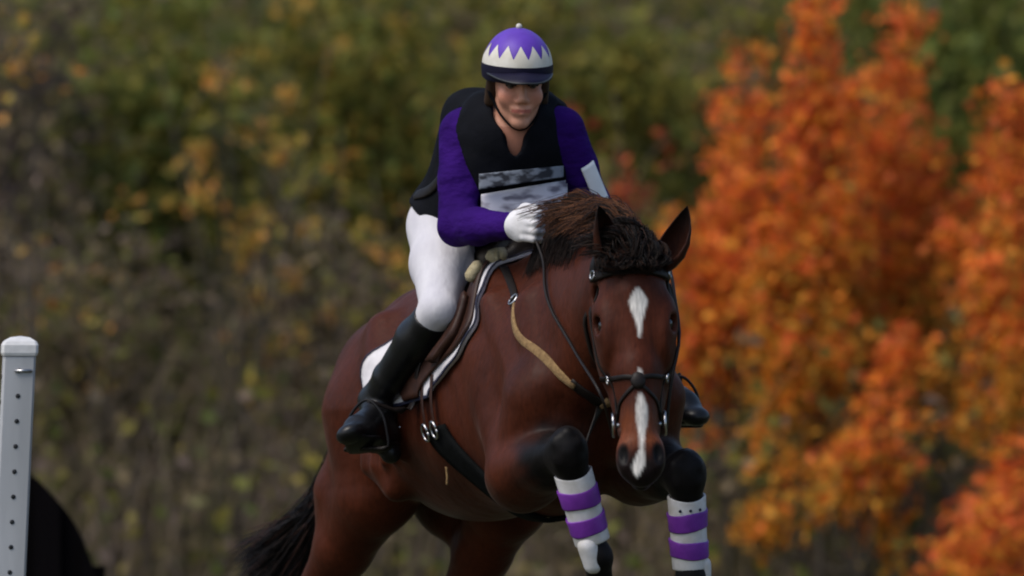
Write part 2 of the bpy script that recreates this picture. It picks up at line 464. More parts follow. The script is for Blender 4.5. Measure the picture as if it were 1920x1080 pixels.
def tree(name, label, cat, base, height, peaks, nleaf, lsize, palette, rng, sigma=0.10, low=0.25, group=None, trunk_r=0.03, lowpal=None, split=0.5, clump=0.05, stems=0):
    """peaks: limb tips (world xyz). trunk from the base, one limb to every tip, leaves in clumps along the limbs"""
    base = np.array(base, float); peaks = [np.array(p, float) for p in peaks]
    root = empty(name, base, label, cat, group)
    top = np.mean(peaks, 0); fork = base+(top-base)*0.22
    v0, f0 = tube_geo(resample([base-V3(0, 0, 0.1), base+(fork-base)*0.5+V3(0.02, 0, 0), fork+(top-fork)*0.5], 10), np.linspace(trunk_r, trunk_r*0.55, 10), 7)
    VS, FS = [v0], list(f0); nb = len(v0)
    pts = []; wt = []
    for p in peaks:
        s0 = base+(fork-base)*(0.5+rng.random()*0.8)
        mid = s0*0.5+p*0.5+V3(rng.normal()*0.08, rng.normal()*0.08, -0.05)
        ln = resample([s0, mid, p], 14)
        v, f = tube_geo(ln, np.linspace(trunk_r*0.5, 0.004, 14), 5, nb); VS.append(v); FS += f; nb += len(v)
        for k in range(stems):
            t = rng.random()*0.7+0.2; q = ln[int(t*13)]; e_ = q+V3(rng.normal()*0.22, rng.normal()*0.2, 0.15+0.2*rng.random())
            v, f = tube_geo(resample([q, (q+e_)/2+V3(0, 0, 0.03), e_], 5), np.linspace(0.008, 0.003, 5), 4, nb); VS.append(v); FS += f; nb += len(v)
            pts.append(np.stack([q+(e_-q)*u for u in np.linspace(0.3, 1, 6)])); wt.append(np.full(6, 0.05))
        L = np.linalg.norm(np.diff(ln, axis=0), axis=1).sum()
        m_ = max(8, int(L*26)); ln2 = resample(ln, m_); t = np.linspace(0, 1, m_)
        keep = t > low
        pts.append(ln2[keep]); wt.append((sigma*(1.35-1.0*t))[keep])
    pts = np.vstack(pts); wt = np.concatenate(wt)
    # leaves gather in clumps along the limbs
    nc = max(20, nleaf//14); ci = rng.integers(0, len(pts), nc)
    cc = pts[ci]+rng.normal(size=(nc, 3))*wt[ci][:, None]
    li = rng.integers(0, nc, nleaf)
    C = cc[li]+rng.normal(size=(nleaf, 3))*clump
    hue = rng.normal(size=nc)[li]
    z = (C[:, 2]-base[2])/height+hue*0.10
    cols = pick(palette, nleaf, rng)
    if lowpal is not None:
        lp = pick(lowpal, nleaf, rng); cols = np.where((z+rng.normal(size=nleaf)*0.08 < split)[:, None], lp, cols)
    cols = cols*(1+0.18*np.tanh(hue))[:, None]
    v, f = leaves_geo(C, lsize, rng)
    mesh_np('trunk', np.vstack(VS), FS, M['bark'], root)
    mesh_np('crown', v, f, M['leaf'], root, smooth=False, cols=np.clip(np.repeat(cols, 4, axis=0), 0, 1))
    return root

def gz(x, y): return float(hill(np.array(x), np.array(y)))
ORANGE = [(0.72, 0.22, 0.028), (0.70, 0.17, 0.028), (0.58, 0.11, 0.028), (0.76, 0.30, 0.035), (0.60, 0.14, 0.04)]
AMBER = [(0.66, 0.25, 0.025), (0.62, 0.29, 0.032), (0.66, 0.20, 0.022), (0.50, 0.24, 0.03), (0.36, 0.22, 0.035)]
RED = [(0.36, 0.055, 0.025), (0.42, 0.09, 0.03), (0.28, 0.06, 0.03), (0.22, 0.09, 0.03)]
YELLOW = [(0.50, 0.33, 0.06), (0.46, 0.27, 0.05), (0.58, 0.30, 0.09), (0.42, 0.32, 0.06), (0.58, 0.24, 0.05)]
OLIVE = [(0.19, 0.18, 0.032), (0.22, 0.19, 0.035), (0.155, 0.16, 0.032), (0.25, 0.20, 0.038), (0.13, 0.125, 0.032)]
GREEN = [(0.11, 0.14, 0.030), (0.14, 0.17, 0.036), (0.09, 0.12, 0.028), (0.18, 0.185, 0.038)]
DUN = [(0.19, 0.14, 0.08), (0.15, 0.115, 0.075), (0.21, 0.16, 0.085), (0.14, 0.13, 0.055), (0.18, 0.13, 0.105)]

def T(px, py, y): return P(px, py, y)

def maple(pxs, y, label, n, **kw):
    cx = sum(p[0] for p in pxs)/len(pxs)
    bx = T(cx, 0, y)[0]; base = (bx, y, gz(bx, y))
    tips = [T(p[0], p[1], y+RNG.normal()*0.25) for p in pxs]
    h = max(t[2] for t in tips)-base[2]
    return tree('maple_sapling', label, 'tree', base, h, tips, int(n*0.92), kw.pop('ls', 0.052), ORANGE, RNG, lowpal=AMBER, split=kw.pop('split', 0.55), group=None, **kw)

maple([(1535, -30), (1500, 190), (1590, 170), (1560, 380), (1500, 420), (1440, 470), (1600, 520)], 14.2, 'tall orange maple sapling with a narrow red-tipped leader reaching highest', 6600, sigma=0.105, low=0.36)
maple([(1700, 20), (1690, 150), (1660, 260), (1740, 290), (1650, 430), (1790, 380), (1700, 480)], 14.9, 'orange maple sapling with a paler forked top beside the tallest maple', 6600, sigma=0.105, low=0.34)
maple([(1400, 110), (1375, 230), (1410, 330), (1340, 390), (1295, 400), (1390, 450), (1310, 520)], 14.6, 'reddish orange maple sapling rising just behind the horse ears', 4600, sigma=0.105, low=0.40, split=0.35)
maple([(1890, 175), (1850, 300), (1930, 290), (1990, 200), (1880, 420), (1940, 480), (1800, 430)], 13.8, 'broad orange maple with deep red upper leaves at the edge of the thicket', 5600, sigma=0.115, low=0.30)
maple([(1700, 640), (1640, 740), (1730, 800), (1600, 820), (1560, 900), (1480, 870), (1420, 960), (1680, 880), (1640, 960)], 13.2, 'low amber maple bush with leaves hanging in a downward drift', 1900, sigma=0.075, low=0.60, split=0.6)
maple([(1900, 860), (1880, 960), (1930, 930), (1850, 1040), (1960, 1000)], 12.6, 'small salmon orange bush at the foot of the broad maple', 1900, sigma=0.11, low=0.35, split=0.2)

def bush(name, label, pxs, y, n, pal, ls, sigma=0.16, lowpal=None, split=0.3, low=0.2, clump=0.07, stems=2, cat='tree', tr=0.02):
    cx = sum(p[0] for p in pxs)/len(pxs); bx = T(cx, 0, y)[0]; base = (bx, y, gz(bx, y))
    tips = [T(p[0], p[1], y+RNG.normal()*0.3) for p in pxs]; h = max(t[2] for t in tips)-base[2]
    return tree(name, label, cat, base, h, tips, n, ls, pal, RNG, sigma=sigma, lowpal=lowpal, split=split, low=low, clump=clump, stems=stems, trunk_r=tr)

# sparse yellow-leaved saplings on the left
bush('yellow_sapling', 'sparse sapling with clusters of golden yellow leaves above brown brush', [(420, 120), (500, 180), (430, 230), (350, 300), (530, 300), (400, 60), (620, 80), (480, 400), (300, 120)], 15.5, 330, YELLOW, 0.055, sigma=0.10, low=0.80, clump=0.045, stems=4)
bush('yellow_sapling', 'thin sapling dropping amber leaves beside the rider back', [(640, 240), (700, 330), (760, 360), (610, 420), (720, 430)], 15.8, 150, YELLOW, 0.055, sigma=0.12, low=0.80, clump=0.045, stems=4)
bush('yellow_sapling', 'thin sapling with a few pale leaves over the white post', [(240, 400), (130, 390), (270, 390), (160, 560), (60, 560), (300, 470)], 15.6, 60, YELLOW, 0.050, sigma=0.12, low=0.80, clump=0.05, stems=4)
bush('orange_leaved_sapling', 'spindly sapling with a few orange tufts among purplish branches', [(45, 30), (60, 60), (110, 110), (-20, 60)], 14.0, 70, YELLOW[1:]+ORANGE[:1], 0.055, sigma=0.05, low=0.8, clump=0.05, stems=2)
bush('red_sapling', 'dull red sapling growing behind the rider left shoulder', [(1150, 170), (1155, 260), (1180, 320), (1140, 350), (1210, 350)], 15.0, 420, RED, 0.055, sigma=0.06, low=0.55, clump=0.045)
bush('red_sapling', 'small faded red shoot growing just beside the rider helmet', [(1070, 170), (1075, 220), (1060, 270)], 15.2, 150, RED, 0.055, sigma=0.05, low=0.7, clump=0.04)
# olive and green trees filling the thicket
bush('olive_green_tree', 'yellow-green bushy tree standing behind the rider helmet', [(960, -60), (1020, 20), (1090, 60), (880, 60), (1180, 60), (1250, 130), (1100, 180), (940, 180), (1230, 30)], 20.0, 7000, OLIVE*2+YELLOW[3:4]+GREEN[1:2], 0.075, sigma=0.30, lowpal=OLIVE+DUN, split=0.45)
bush('olive_green_tree', 'olive tree with gold flecks above the sparse saplings', [(560, -60), (660, 10), (740, 60), (640, 140), (800, -20), (840, 120), (520, 60), (740, 200)], 19.5, 6500, OLIVE*2+YELLOW[1:2]+GREEN[:2], 0.075, sigma=0.30, lowpal=OLIVE[2:]+DUN, split=0.45)
bush('olive_green_tree', 'dull green tree growing behind the sparse yellow saplings and drab olive bush', [(180, 20), (280, -40), (360, 40), (210, 180), (320, 160), (130, 260), (420, 220), (260, 320)], 19.0, 6500, OLIVE+GREEN, 0.075, sigma=0.30, lowpal=OLIVE[2:]+DUN, split=0.42)
bush('green_tree', 'dark green tree showing between the orange maple tops', [(1620, -80), (1800, -40), (1840, 60), (1700, 60), (1900, 20), (1780, 150), (1900, 150)], 22.0, 6500, GREEN+OLIVE[:1], 0.08, sigma=0.34, lowpal=OLIVE, split=0.3)
bush('green_tree', 'grey-green tree between the olive crown and the red-tipped maple', [(1330, -40), (1420, 20), (1300, 140), (1380, 180), (1460, 100), (1270, 260)], 21.0, 5000, OLIVE+DUN[:2], 0.075, sigma=0.30, lowpal=OLIVE+DUN, split=0.4)
bush('bare_thicket_tree', 'dark purplish half-bare tree with thin mauve-brown leaves', [(20, 0), (80, 90), (-40, 120), (120, -40), (60, 220), (-20, 260)], 18.0, 2600, DUN+[(0.05, 0.035, 0.045)], 0.07, sigma=0.26, lowpal=DUN, split=0.5)
bush('brushy_bush', 'brown leafless-looking bush behind the horse croup', [(560, 420), (640, 480), (700, 520), (500, 520), (600, 600), (730, 560)], 16.5, 3000, DUN, 0.06, sigma=0.22, low=0.1, stems=5)
bush('brushy_bush', 'drab olive bush behind the white post', [(120, 520), (220, 560), (300, 500), (60, 600), (360, 600), (260, 640)], 16.2, 3200, DUN+OLIVE[2:3], 0.06, sigma=0.22, low=0.1, stems=5)
bush('brushy_bush', 'dull brown-green bush behind the rider and the mane', [(1080, 330), (1180, 400), (1260, 380), (1000, 380), (1220, 500), (1300, 540)], 17.0, 3200, OLIVE+DUN, 0.06, sigma=0.24, low=0.1, stems=5)
bush('brushy_bush', 'dark green-brown bush under the amber maple leaves', [(1400, 700), (1500, 760), (1340, 800), (1600, 780), (1750, 700), (1800, 760), (1880, 640)], 15.8, 3600, OLIVE[2:]+DUN, 0.06, sigma=0.22, low=0.1, stems=5)

# uncountable brush: upright dry stems and low leaves over the foot of the hillside
def brush():
    N = 16000; rng = RNG
    x = rng.uniform(-8.5, 8.5, N); y = 14.2+rng.random(N)**1.2*10
    z0 = hill(x, y); hgt = rng.uniform(0.5, 1.7, N)*(0.55+0.45*smooth01(y, 11, 18))
    lean = rng.normal(size=(N, 2))*0.40
    w = rng.uniform(0.004, 0.011, N)
    V = np.empty((N, 6, 3)); ang = rng.random(N)*6.28
    for i, t in enumerate((0, 0.5, 1.0)):
        cx = x+lean[:, 0]*hgt*t*t; cy = y+lean[:, 1]*hgt*t*t; cz = z0+hgt*t-0.02
        ww = w*(1-0.8*t)
        V[:, 2*i] = np.stack([cx-np.cos(ang)*ww, cy-np.sin(ang)*ww, cz], 1)
        V[:, 2*i+1] = np.stack([cx+np.cos(ang)*ww, cy+np.sin(ang)*ww, cz], 1)
    b = np.arange(N)[:, None]*6
    F = np.concatenate([b+np.array([[0, 1, 3, 2]]), b+np.array([[2, 3, 5, 4]])])
    cols = pick([(0.15, 0.115, 0.075), (0.13, 0.10, 0.07), (0.12, 0.11, 0.05), (0.17, 0.13, 0.08), (0.13, 0.105, 0.09)], N, rng)
    tag(mesh_np('brush_stems', V.reshape(-1, 3), F, M['stem'], None, False, np.repeat(cols, 6, axis=0)), 'dry upright brush stems massed along the foot of the hillside', 'brush', kind='stuff')
    N = 48000
    x = rng.uniform(-9.5, 9.5, N); y = 13.4+rng.random(N)*14
    nzv = np.sin(x*2.1+y)*np.sin(y*1.3-x*0.7)
    z = hill(x, y)+rng.random(N)**1.3*(0.9+0.5*nzv+0.05*(y-11))
    cols = np.where((rng.random(N) < 0.5+0.4*nzv)[:, None], pick(OLIVE+GREEN[:2], N, rng), pick(DUN, N, rng))
    v, f = leaves_geo(np.stack([x, y, z], 1), 0.075, rng)
    tag(mesh_np('undergrowth_leaves', v, f, M['leaf'], None, False, np.repeat(cols, 4, axis=0)), 'tangled olive and brown undergrowth leaves below the trees', 'undergrowth', kind='stuff')
    # far wood on the hillside
    N = 84000
    x = rng.uniform(-18, 18, N); y = 24+rng.random(N)*22
    nzv = np.sin(x*0.9+2)*np.sin(y*0.6+x*0.4)
    z = hill(x, y)+rng.random(N)*(2.6+1.0*nzv)
    cols = np.where((rng.random(N) < 0.55+0.4*nzv)[:, None], pick(OLIVE+GREEN, N, rng), pick(DUN+OLIVE[:2], N, rng))
    v, f = leaves_geo(np.stack([x, y, z], 1), 0.15, rng)
    tag(mesh_np('hillside_wood', v, f, M['leaf'], None, False, np.repeat(cols, 4, axis=0)), 'olive autumn woodland covering the hillside behind the thicket', 'woodland', kind='stuff')
brush()

#==POST==
# ------------------------------------------------------------------ jump standard and dark wing
def jump_standard():
    y0 = 0.35
    top = P(36, 668, y0); bot_dir = P(17, 1080, y0)-P(36, 668, y0)
    foot = top+bot_dir*(top[2]/-bot_dir[2]); foot[2] = 0
    ax = unit(top-foot); rt = unit(V3(1, 0.10, 0)); fr = unit(np.cross(ax, rt))*-1
    if fr[1] > 0: fr = -fr
    root = empty('jump_standard', foot, 'white wooden jump standard with a column of drilled holes and a capped top', 'jump standard')
    mw = cloth('white_painted_timber', (0.42, 0.43, 0.45), (0.30, 0.31, 0.32), rough=0.6, scale=7, bump=0.3, bscale=30, stretch=(1, 1, 0.15))
    L = np.linalg.norm(top-foot); w = 0.0455; c = 0.006
    def prism(name, sec, z0, z1, mat, parent, centre=None):
        vs = []; k = len(sec)
        for z in (z0, z1):
            for (a, b) in sec: vs.append(foot+ax*z+rt*a+fr*b)
        fs = [[i, (i+1) % k, k+(i+1) % k, k+i] for i in range(k)]+[list(range(k))[::-1], list(range(k, 2*k))]
        return mesh_np(name, vs, fs, mat, parent, smooth=False)
    sec = [(-w, -w+c), (-w+c, -w), (w-c, -w), (w, -w+c), (w, w-c), (w-c, w), (-w+c, w), (-w, w-c)]
    prism('post', sec, 0.0, L, mw, root)
    # cap with a low dome
    vs, fs = [], []
    prof = [(1.06, 0.002), (1.12, 0.010), (1.12, 0.032), (1.0, 0.042), (0.6, 0.053), (0.0001, 0.057)]
    for (s_, z) in prof:
        for (a, b) in sec: vs.append(foot+ax*(L+z)+rt*a*s_+fr*b*s_)
    for i in range(len(prof)-1):
        for j in range(8): fs.append([i*8+j, i*8+(j+1) % 8, (i+1)*8+(j+1) % 8, (i+1)*8+j])
    fs.append(list(range(8))[::-1])
    mesh_np('cap', vs, fs, cloth('cap_white', (0.62, 0.62, 0.62), (0.52, 0.52, 0.52), rough=0.5), root, smooth=False)
    mh = cloth('hole_dark', (0.02, 0.022, 0.025), rough=0.9)
    def ring_hole(p, nrm, u, v):
        vs = [p+nrm*0.0015+0.0066*(math.cos(t)*u+math.sin(t)*v) for t in np.linspace(0, 2*math.pi, 14, endpoint=False)]
        vs += [p-nrm*0.03+0.0066*(math.cos(t)*u+math.sin(t)*v) for t in np.linspace(0, 2*math.pi, 14, endpoint=False)]
        fs = [list(range(14)), list(range(14, 28))[::-1]]+[[i, (i+1) % 14, 14+(i+1) % 14, 14+i][::-1] for i in range(14)]
        mesh_np('peg_hole', vs, fs, mh, root)
    n_h = int((L-0.04)/0.0706)
    for i in range(n_h):
        z = L-0.040-i*0.0706
        ring_hole(foot+ax*z+fr*w, fr, rt, ax)
        ring_hole(foot+ax*(z-0.018)-rt*w, -rt, fr, ax)
    a = foot+ax*(L-0.040)+fr*(w+0.004)
    tube('cup_pin', [a-rt*0.012, a+rt*0.036], 0.0045, M['steel'], root, 8)
    # crossed feet
    for d, nm in ((rt, 'foot_board'), (fr, 'foot_board')):
        o = np.cross(ax, d); vs = []
        for s1 in (-0.38, 0.38):
            for s2 in (-0.03, 0.03):
                for z in (0.0, 0.10 if abs(s1) else 0.1): vs.append(foot*V3(1, 1, 0)+d*s1+o*s2+V3(0, 0, z+0.003))
        off = 0.05
        mesh_np(nm, [q+o*(0.08 if d is rt else 0.081) for q in vs], [[0, 1, 3, 2], [4, 6, 7, 5], [0, 4, 5, 1], [2, 3, 7, 6], [0, 2, 6, 4], [1, 5, 7, 3]], mw, root, smooth=False)
jump_standard()

def dark_wing():
    y0 = 5.0
    edge = [(40, 878), (75, 902), (105, 934), (133, 970), (158, 1014), (174, 1058), (192, 1105), (202, 1160)]
    ex = np.array([P(a, b, y0) for a, b in edge])
    x0 = P(-110, 0, y0)[0]; x1 = ex[-1][0]
    root = empty('jump_wing', (0.5*(x0+x1), y0, 0), 'near-black curved sloping jump wing low behind the white post', 'jump wing')
    mb = cloth('black_stained_boards', (0.004, 0.0032, 0.0038), (0.0025, 0.002, 0.0024), rough=0.9, spec=0.03, scale=8, stretch=(1, 1, 0.1))
    nb = 7; xs = np.linspace(x0, x1, nb+1)
    def topz(x):
        if x < ex[0][0]: return ex[0][2]+0.10*(ex[0][0]-x)
        return float(np.interp(x, ex[:, 0], ex[:, 2]))
    for i in range(nb):
        a, b_ = xs[i]-0.004, xs[i+1]+0.004; oy = 0.031*(i % 2); q = np.linspace(a, b_, 6); vs = []
        for y in (y0-0.045+oy, y0-0.017+oy):
            for x in q: vs.append((x, y, 0.0))
            for x in q[::-1]: vs.append((x, y, topz(x)))
        k = 12; fs = [list(range(k)), list(range(k, 2*k))[::-1]]+[[j, k+j, k+(j+1) % k, (j+1) % k] for j in range(k)]
        mesh_np('board', vs, fs, mb, root, smooth=False)
    for z in (0.15, 0.45):
        vs = [(x, y, zz) for x in (x0+0.01, x1-0.012) for y in (y0+0.0155, y0+0.05) for zz in (z, z+0.09)]
        mesh_np('cross_rail', vs, [[0, 1, 3, 2], [4, 6, 7, 5], [0, 4, 5, 1], [2, 3, 7, 6], [0, 2, 6, 4], [1, 5, 7, 3]], mb, root, smooth=False)
dark_wing()

#==HORSE==
# ------------------------------------------------------------------ horse
YAW, PIT = R(22), R(8)
F_ = V3(math.sin(YAW)*math.cos(PIT), -math.cos(YAW)*math.cos(PIT), math.sin(PIT))
U_ = V3(-math.sin(YAW)*math.sin(PIT), math.cos(YAW)*math.sin(PIT), math.cos(PIT))
L_ = V3(math.cos(YAW), math.sin(YAW), 0)
W_ = P(1000, 468, 0)
def B(x, y, z): return W_+x*F_+y*L_+z*U_
AX = (F_, L_, U_)

# head frame: u down the face, v towards the horse's left (picture right), w out of the face
HO = P(1187, 482, -0.80)
HU = unit(V3(0.035, -0.26, -1.0)); HV = unit(np.cross(HU, V3(0, -1, 0))); 
if HV[0] < 0: HV = -HV
HW = unit(np.cross(HU, HV)); 
if HW[1] > 0: HW = -HW
HN = 0.89
def H(u, v, w): return HO+u*HU+v*HN*HV+w*HW
HX = (HU, HV, HW)

fore_R = dict(sh=B(0.36, -0.165, -0.46), el=B(0.24, -0.165, -0.655), kn=P(1064, 846, -0.66), fe=P(1120, 1045, -0.60), pa=P(1128, 1118, -0.52), ho=P(1126, 1165, -0.47))
fore_L = dict(sh=B(0.37, 0.18, -0.46), el=B(0.24, 0.18, -0.64), kn=P(1286, 888, -0.50), fe=P(1296, 1082, -0.46), pa=P(1302, 1136, -0.40), ho=P(1304, 1180, -0.36))
hind_R = dict(hip=B(-0.88, -0.130, -0.36), st=P(705, 925, 0.68), hk=P(556, 1180, 1.02), fe=P(622, 1430, 0.98), pa=P(610, 1500, 0.92), ho=P(606, 1536, 0.90))
hind_L = dict(hip=B(-0.88, 0.130, -0.36), st=P(955, 935, 0.66), hk=P(835, 1180, 1.00), fe=P(880, 1395, 1.06), pa=P(872, 1475, 1.00), ho=P(870, 1520, 0.98))

crest = [B(0.02, 0, -0.05), P(1055, 432, -0.22), P(1105, 412, -0.45), P(1160, 430, -0.66), P(1184, 462, -0.78)]
under = [B(0.42, 0, -0.42), P(1130, 760, -0.52), P(1140, 700, -0.56), P(1152, 650, -0.60), P(1165, 600, -0.63)]

def build_horse():
    hb = Blob()
    E = lambda x, y, z, rx, ry, rz, k=0.06, op=1: hb.ell(B(x, y, z), (rx, ry, rz), AX, k, op)
    E(-0.34, 0, -0.395, 0.60, 0.265, 0.315)
    E(-0.66, 0, -0.34, 0.36, 0.245, 0.235)
    E(0.05, 0, -0.42, 0.40, 0.215, 0.325)
    hb.cone(B(0.10, 0, -0.10), B(-0.32, 0, -0.12), 0.065, 0.10, 0.09)
    hb.cone(B(-0.32, 0, -0.13), B(-0.80, 0, -0.12), 0.11, 0.13, 0.08)
    E(-0.88, 0, -0.25, 0.33, 0.235, 0.215)
    hb.cone(B(-1.08, 0, -0.17), B(-1.20, 0, -0.27), 0.08, 0.045, 0.05)
    for s in (-1, 1):
        E(-0.86, s*0.118, -0.36, 0.27, 0.130, 0.26, 0.05)
        E(-1.05, s*0.105, -0.44, 0.140, 0.110, 0.24, 0.05)
        hb.cone(B(-0.02, s*0.10, -0.14), B(0.33, s*0.155, -0.44), 0.095, 0.092, 0.06, L_, 1.45)       # shoulder blade
        hb.cone(B(0.06, s*0.175, -0.32), B(0.18, s*0.180, -0.58), 0.088, 0.086, 0.03, L_, 1.5)         # triceps
        E(0.36, s*0.090, -0.50, 0.105, 0.098, 0.15, 0.022)                                            # pectoral
        E(-0.55, s*0.19, -0.46, 0.16, 0.06, 0.11, 0.08)
    # neck: crest-to-underline sections
    cr_, un_ = resample(crest, 11), resample(under, 11)
    hw = np.interp(np.linspace(0, 1, 11), [0, 0.3, 0.7, 1], [0.150, 0.115, 0.085, 0.078])
    side = unit(L_*0.8+V3(0.25, 0, 0))
    for i in range(11):
        d = unit(un_[i]-cr_[i]); r = hw[i]
        hb.cone(cr_[i]+d*0.05, un_[i]-d*r*0.9, 0.055, r, 0.05)
        hb.ell(0.5*(cr_[i]+un_[i])+d*0.03, (np.linalg.norm(un_[i]-cr_[i])*0.36, r*1.02, 0.09), (d, side, np.cross(d, side)), 0.05)
    for s in (-1, 1):   # hollows that separate the muscles
        hb.cone(B(-0.10, s*0.275, -0.36), B(0.05, s*0.285, -0.62), 0.020, 0.020, 0.05, op=-1)
        hb.cone(B(0.20, s*0.285, -0.34), B(0.28, s*0.285, -0.50), 0.016, 0.016, 0.05, op=-1)
        hb.cone(B(-0.70, s*0.285, -0.30), B(-0.62, s*0.28, -0.52), 0.020, 0.022, 0.06, op=-1)
        hb.cone(B(-1.02, s*0.265, -0.40), B(-0.98, s*0.27, -0.62), 0.014, 0.014, 0.04, op=-1)
    hb.cone(B(0.50, 0, -0.42), B(0.47, 0, -0.62), 0.02, 0.02, 0.04, op=-1)
    for s in (-1, 1):
        hb.cone(B(0.08, s*0.165, -0.16), B(0.30, s*0.175, -0.40), 0.030, 0.026, 0.035)            # spine of the shoulder blade
        hb.cone(B(0.30, s*0.13, -0.20), B(0.42, s*0.15, -0.42), 0.050, 0.045, 0.045)              # brachial muscle of the neck base
        hb.cone(B(0.16, s*0.235, -0.22), B(0.25, s*0.245, -0.40), 0.012, 0.014, 0.035, op=-1)
        for i in range(5):                                                                        # last ribs
            xr = -0.36-0.065*i
            hb.cone(B(xr, s*0.262, -0.30), B(xr-0.05, s*0.262, -0.52), 0.012, 0.012, 0.03)
        hb.cone(B(-0.74, s*0.17, -0.12), B(-0.66, s*0.21, -0.24), 0.030, 0.025, 0.09)              # point of the hip
        hb.cone(B(-0.58, s*0.22, -0.60), B(-0.68, s*0.22, -0.50), 0.025, 0.03, 0.08)              # flank fold
    # fore legs
    for g in (fore_R, fore_L):
        fd_ = unit(g['kn']-g['el']); sx_ = unit(np.cross(fd_, V3(0, 0, 1)))
        for q_ in (-1, 1): hb.cone(g['el']+fd_*0.05+sx_*0.055*q_, g['el']+fd_*0.27+sx_*0.028*q_, 0.050, 0.026, 0.025)
        hb.cone(g['sh'], g['el'], 0.084, 0.090, 0.06)
        m = g['el']*0.45+g['kn']*0.55
        hb.cone(g['el'], m, 0.090, 0.072, 0.045); hb.cone(m, g['kn'], 0.068, 0.045, 0.03)
        hb.ell(g['kn']+V3(0, -0.01, 0), (0.044, 0.034, 0.066), None, 0.045); hb.ell(g['kn']+V3(0, 0.03, 0.005), (0.036, 0.03, 0.045), None, 0.03)
        for bx_, bz_, br_ in ((-0.026, 0.022, 0.019), (0.026, 0.022, 0.019), (-0.022, -0.024, 0.017), (0.022, -0.024, 0.017), (0, 0.045, 0.018)): hb.ell(g['kn']+V3(bx_, -0.033, bz_), (br_, br_*0.8, br_*1.1), None, 0.010)
        c = unit(g['fe']-g['kn'])
        hb.cone(g['kn']+c*0.03, g['fe']-c*0.03, 0.043, 0.033, 0.02); hb.cone(g['kn']+c*0.05+V3(0, 0.025, 0), g['fe']+V3(0, 0.02, 0), 0.022, 0.026, 0.015)
        hb.ell(g['fe'], (0.042, 0.044, 0.042), None, 0.02)
        hb.cone(g['fe'], g['pa'], 0.037, 0.034, 0.015); hb.cone(g['pa'], g['ho'], 0.034, 0.045, 0.01)
    # hind legs
    for g, s in ((hind_R, -1), (hind_L, 1)):
        hb.ell(g['hip'], (0.23, 0.12, 0.25), AX, 0.05)
        hb.cone(g['hip'], g['st'], 0.175, 0.112, 0.05)
        back = B(-1.03, s*(0.175 if s < 0 else 0.10), -0.56 if s < 0 else -0.48)
        m = g['st']*0.6+g['hk']*0.4
        hb.cone(back, m+V3(0, 0.06, 0), 0.115 if s < 0 else 0.095, 0.080, 0.06)
        hb.cone(g['st'], m, 0.108, 0.080, 0.04); hb.cone(m, g['hk'], 0.080, 0.050, 0.03)
        hb.cone(m+V3(0, 0.07, 0), g['hk']+V3(0, 0.05, 0.04), 0.045, 0.024, 0.03)
        hb.ell(g['hk'], (0.050, 0.062, 0.062), None, 0.03)
        hb.cone(g['hk'], g['fe'], 0.042, 0.034, 0.02); hb.ell(g['fe'], (0.042, 0.044, 0.042), None, 0.02)
        hb.cone(g['fe'], g['pa'], 0.037, 0.034, 0.015); hb.cone(g['pa'], g['ho'], 0.034, 0.046, 0.01)
    # head
    def h(c, r, k=0.03, op=1): hb.ell(H(*c), (r[0], r[1]*HN, r[2]), HX, k, op)
    h((0.05, 0, -0.085), (0.115, 0.082, 0.085), 0.05)
    h((0.115, 0, -0.075), (0.12, 0.098, 0.075), 0.04)
    for s in (-1, 1):
        h((0.150, s*0.088, -0.062), (0.058, 0.032, 0.036), 0.02)       # brow over the eye
        h((0.185, s*0.082, -0.115), (0.120, 0.040, 0.105), 0.035)      # cheek
        hb.cone(H(0.23, s*0.068, -0.175), H(0.44, s*0.030, -0.115), 0.040, 0.030, 0.035)   # jaw bar
        hb.cone(H(0.21, s*0.080, -0.070), H(0.36, s*0.050, -0.060), 0.016, 0.012, 0.02)    # facial crest
        h((0.535, s*0.046, -0.045), (0.048, 0.026, 0.036), 0.022)      # nostril wing
    hb.cone(H(0.10, 0, -0.066), H(0.30, 0, -0.052), 0.076, 0.052, 0.03)
    hb.cone(H(0.30, 0, -0.052), H(0.50, 0, -0.050), 0.052, 0.043, 0.03)
    hb.cone(H(0.24, 0, -0.115), H(0.50, 0, -0.085), 0.055, 0.045, 0.03)
    h((0.535, 0, -0.070), (0.068, 0.056, 0.058), 0.03)
    h((0.575, 0, -0.055), (0.036, 0.045, 0.036), 0.02)                  # upper lip
    h((0.570, 0, -0.118), (0.038, 0.036, 0.030), 0.02)                  # chin
    for s in (-1, 1):
        h((0.535, s*0.052, -0.006), (0.027, 0.013, 0.020), 0.010, -1)    # nostrils
        h((0.172, s*0.104, -0.044), (0.024, 0.020, 0.018), 0.014, -1)    # eye hollow
        h((0.085, s*0.098, -0.080), (0.030, 0.018, 0.022), 0.025, -1)    # hollow above the eye
    V, Fc = hb.mesh(0.0065)
    # --- coat colour
    brown = V3(0.047, 0.0105, 0.0040); black = V3(0.0042, 0.0034, 0.0036); white = V3(0.55, 0.52, 0.48); tanm = V3(0.13, 0.036, 0.013)
    blk = np.zeros(len(V))
    def seg_t(a, b_):
        ab = b_-a; t = ((V-a)@ab)/(ab@ab); d = np.linalg.norm(V-a-np.clip(t, 0, 1)[:, None]*ab, axis=1); return t, d
    for g in (fore_R, fore_L):
        t, d = seg_t(g['el'], g['kn']); t = t+0.05*np.sin(V[:, 0]*61+V[:, 2]*47)+0.04*np.sin(V[:, 2]*113-V[:, 0]*90); blk = np.maximum(blk, smooth01(t, 0.20, 0.80)*(1-smooth01(d, 0.085, 0.14))*(t < 1.3))
        for a, b_ in (('kn', 'fe'), ('fe', 'pa'), ('pa', 'ho')):
            t, d = seg_t(g[a], g[b_]); blk = np.maximum(blk, (1.0*(d < 0.085))*((t > -0.3) & (t < 1.3)))
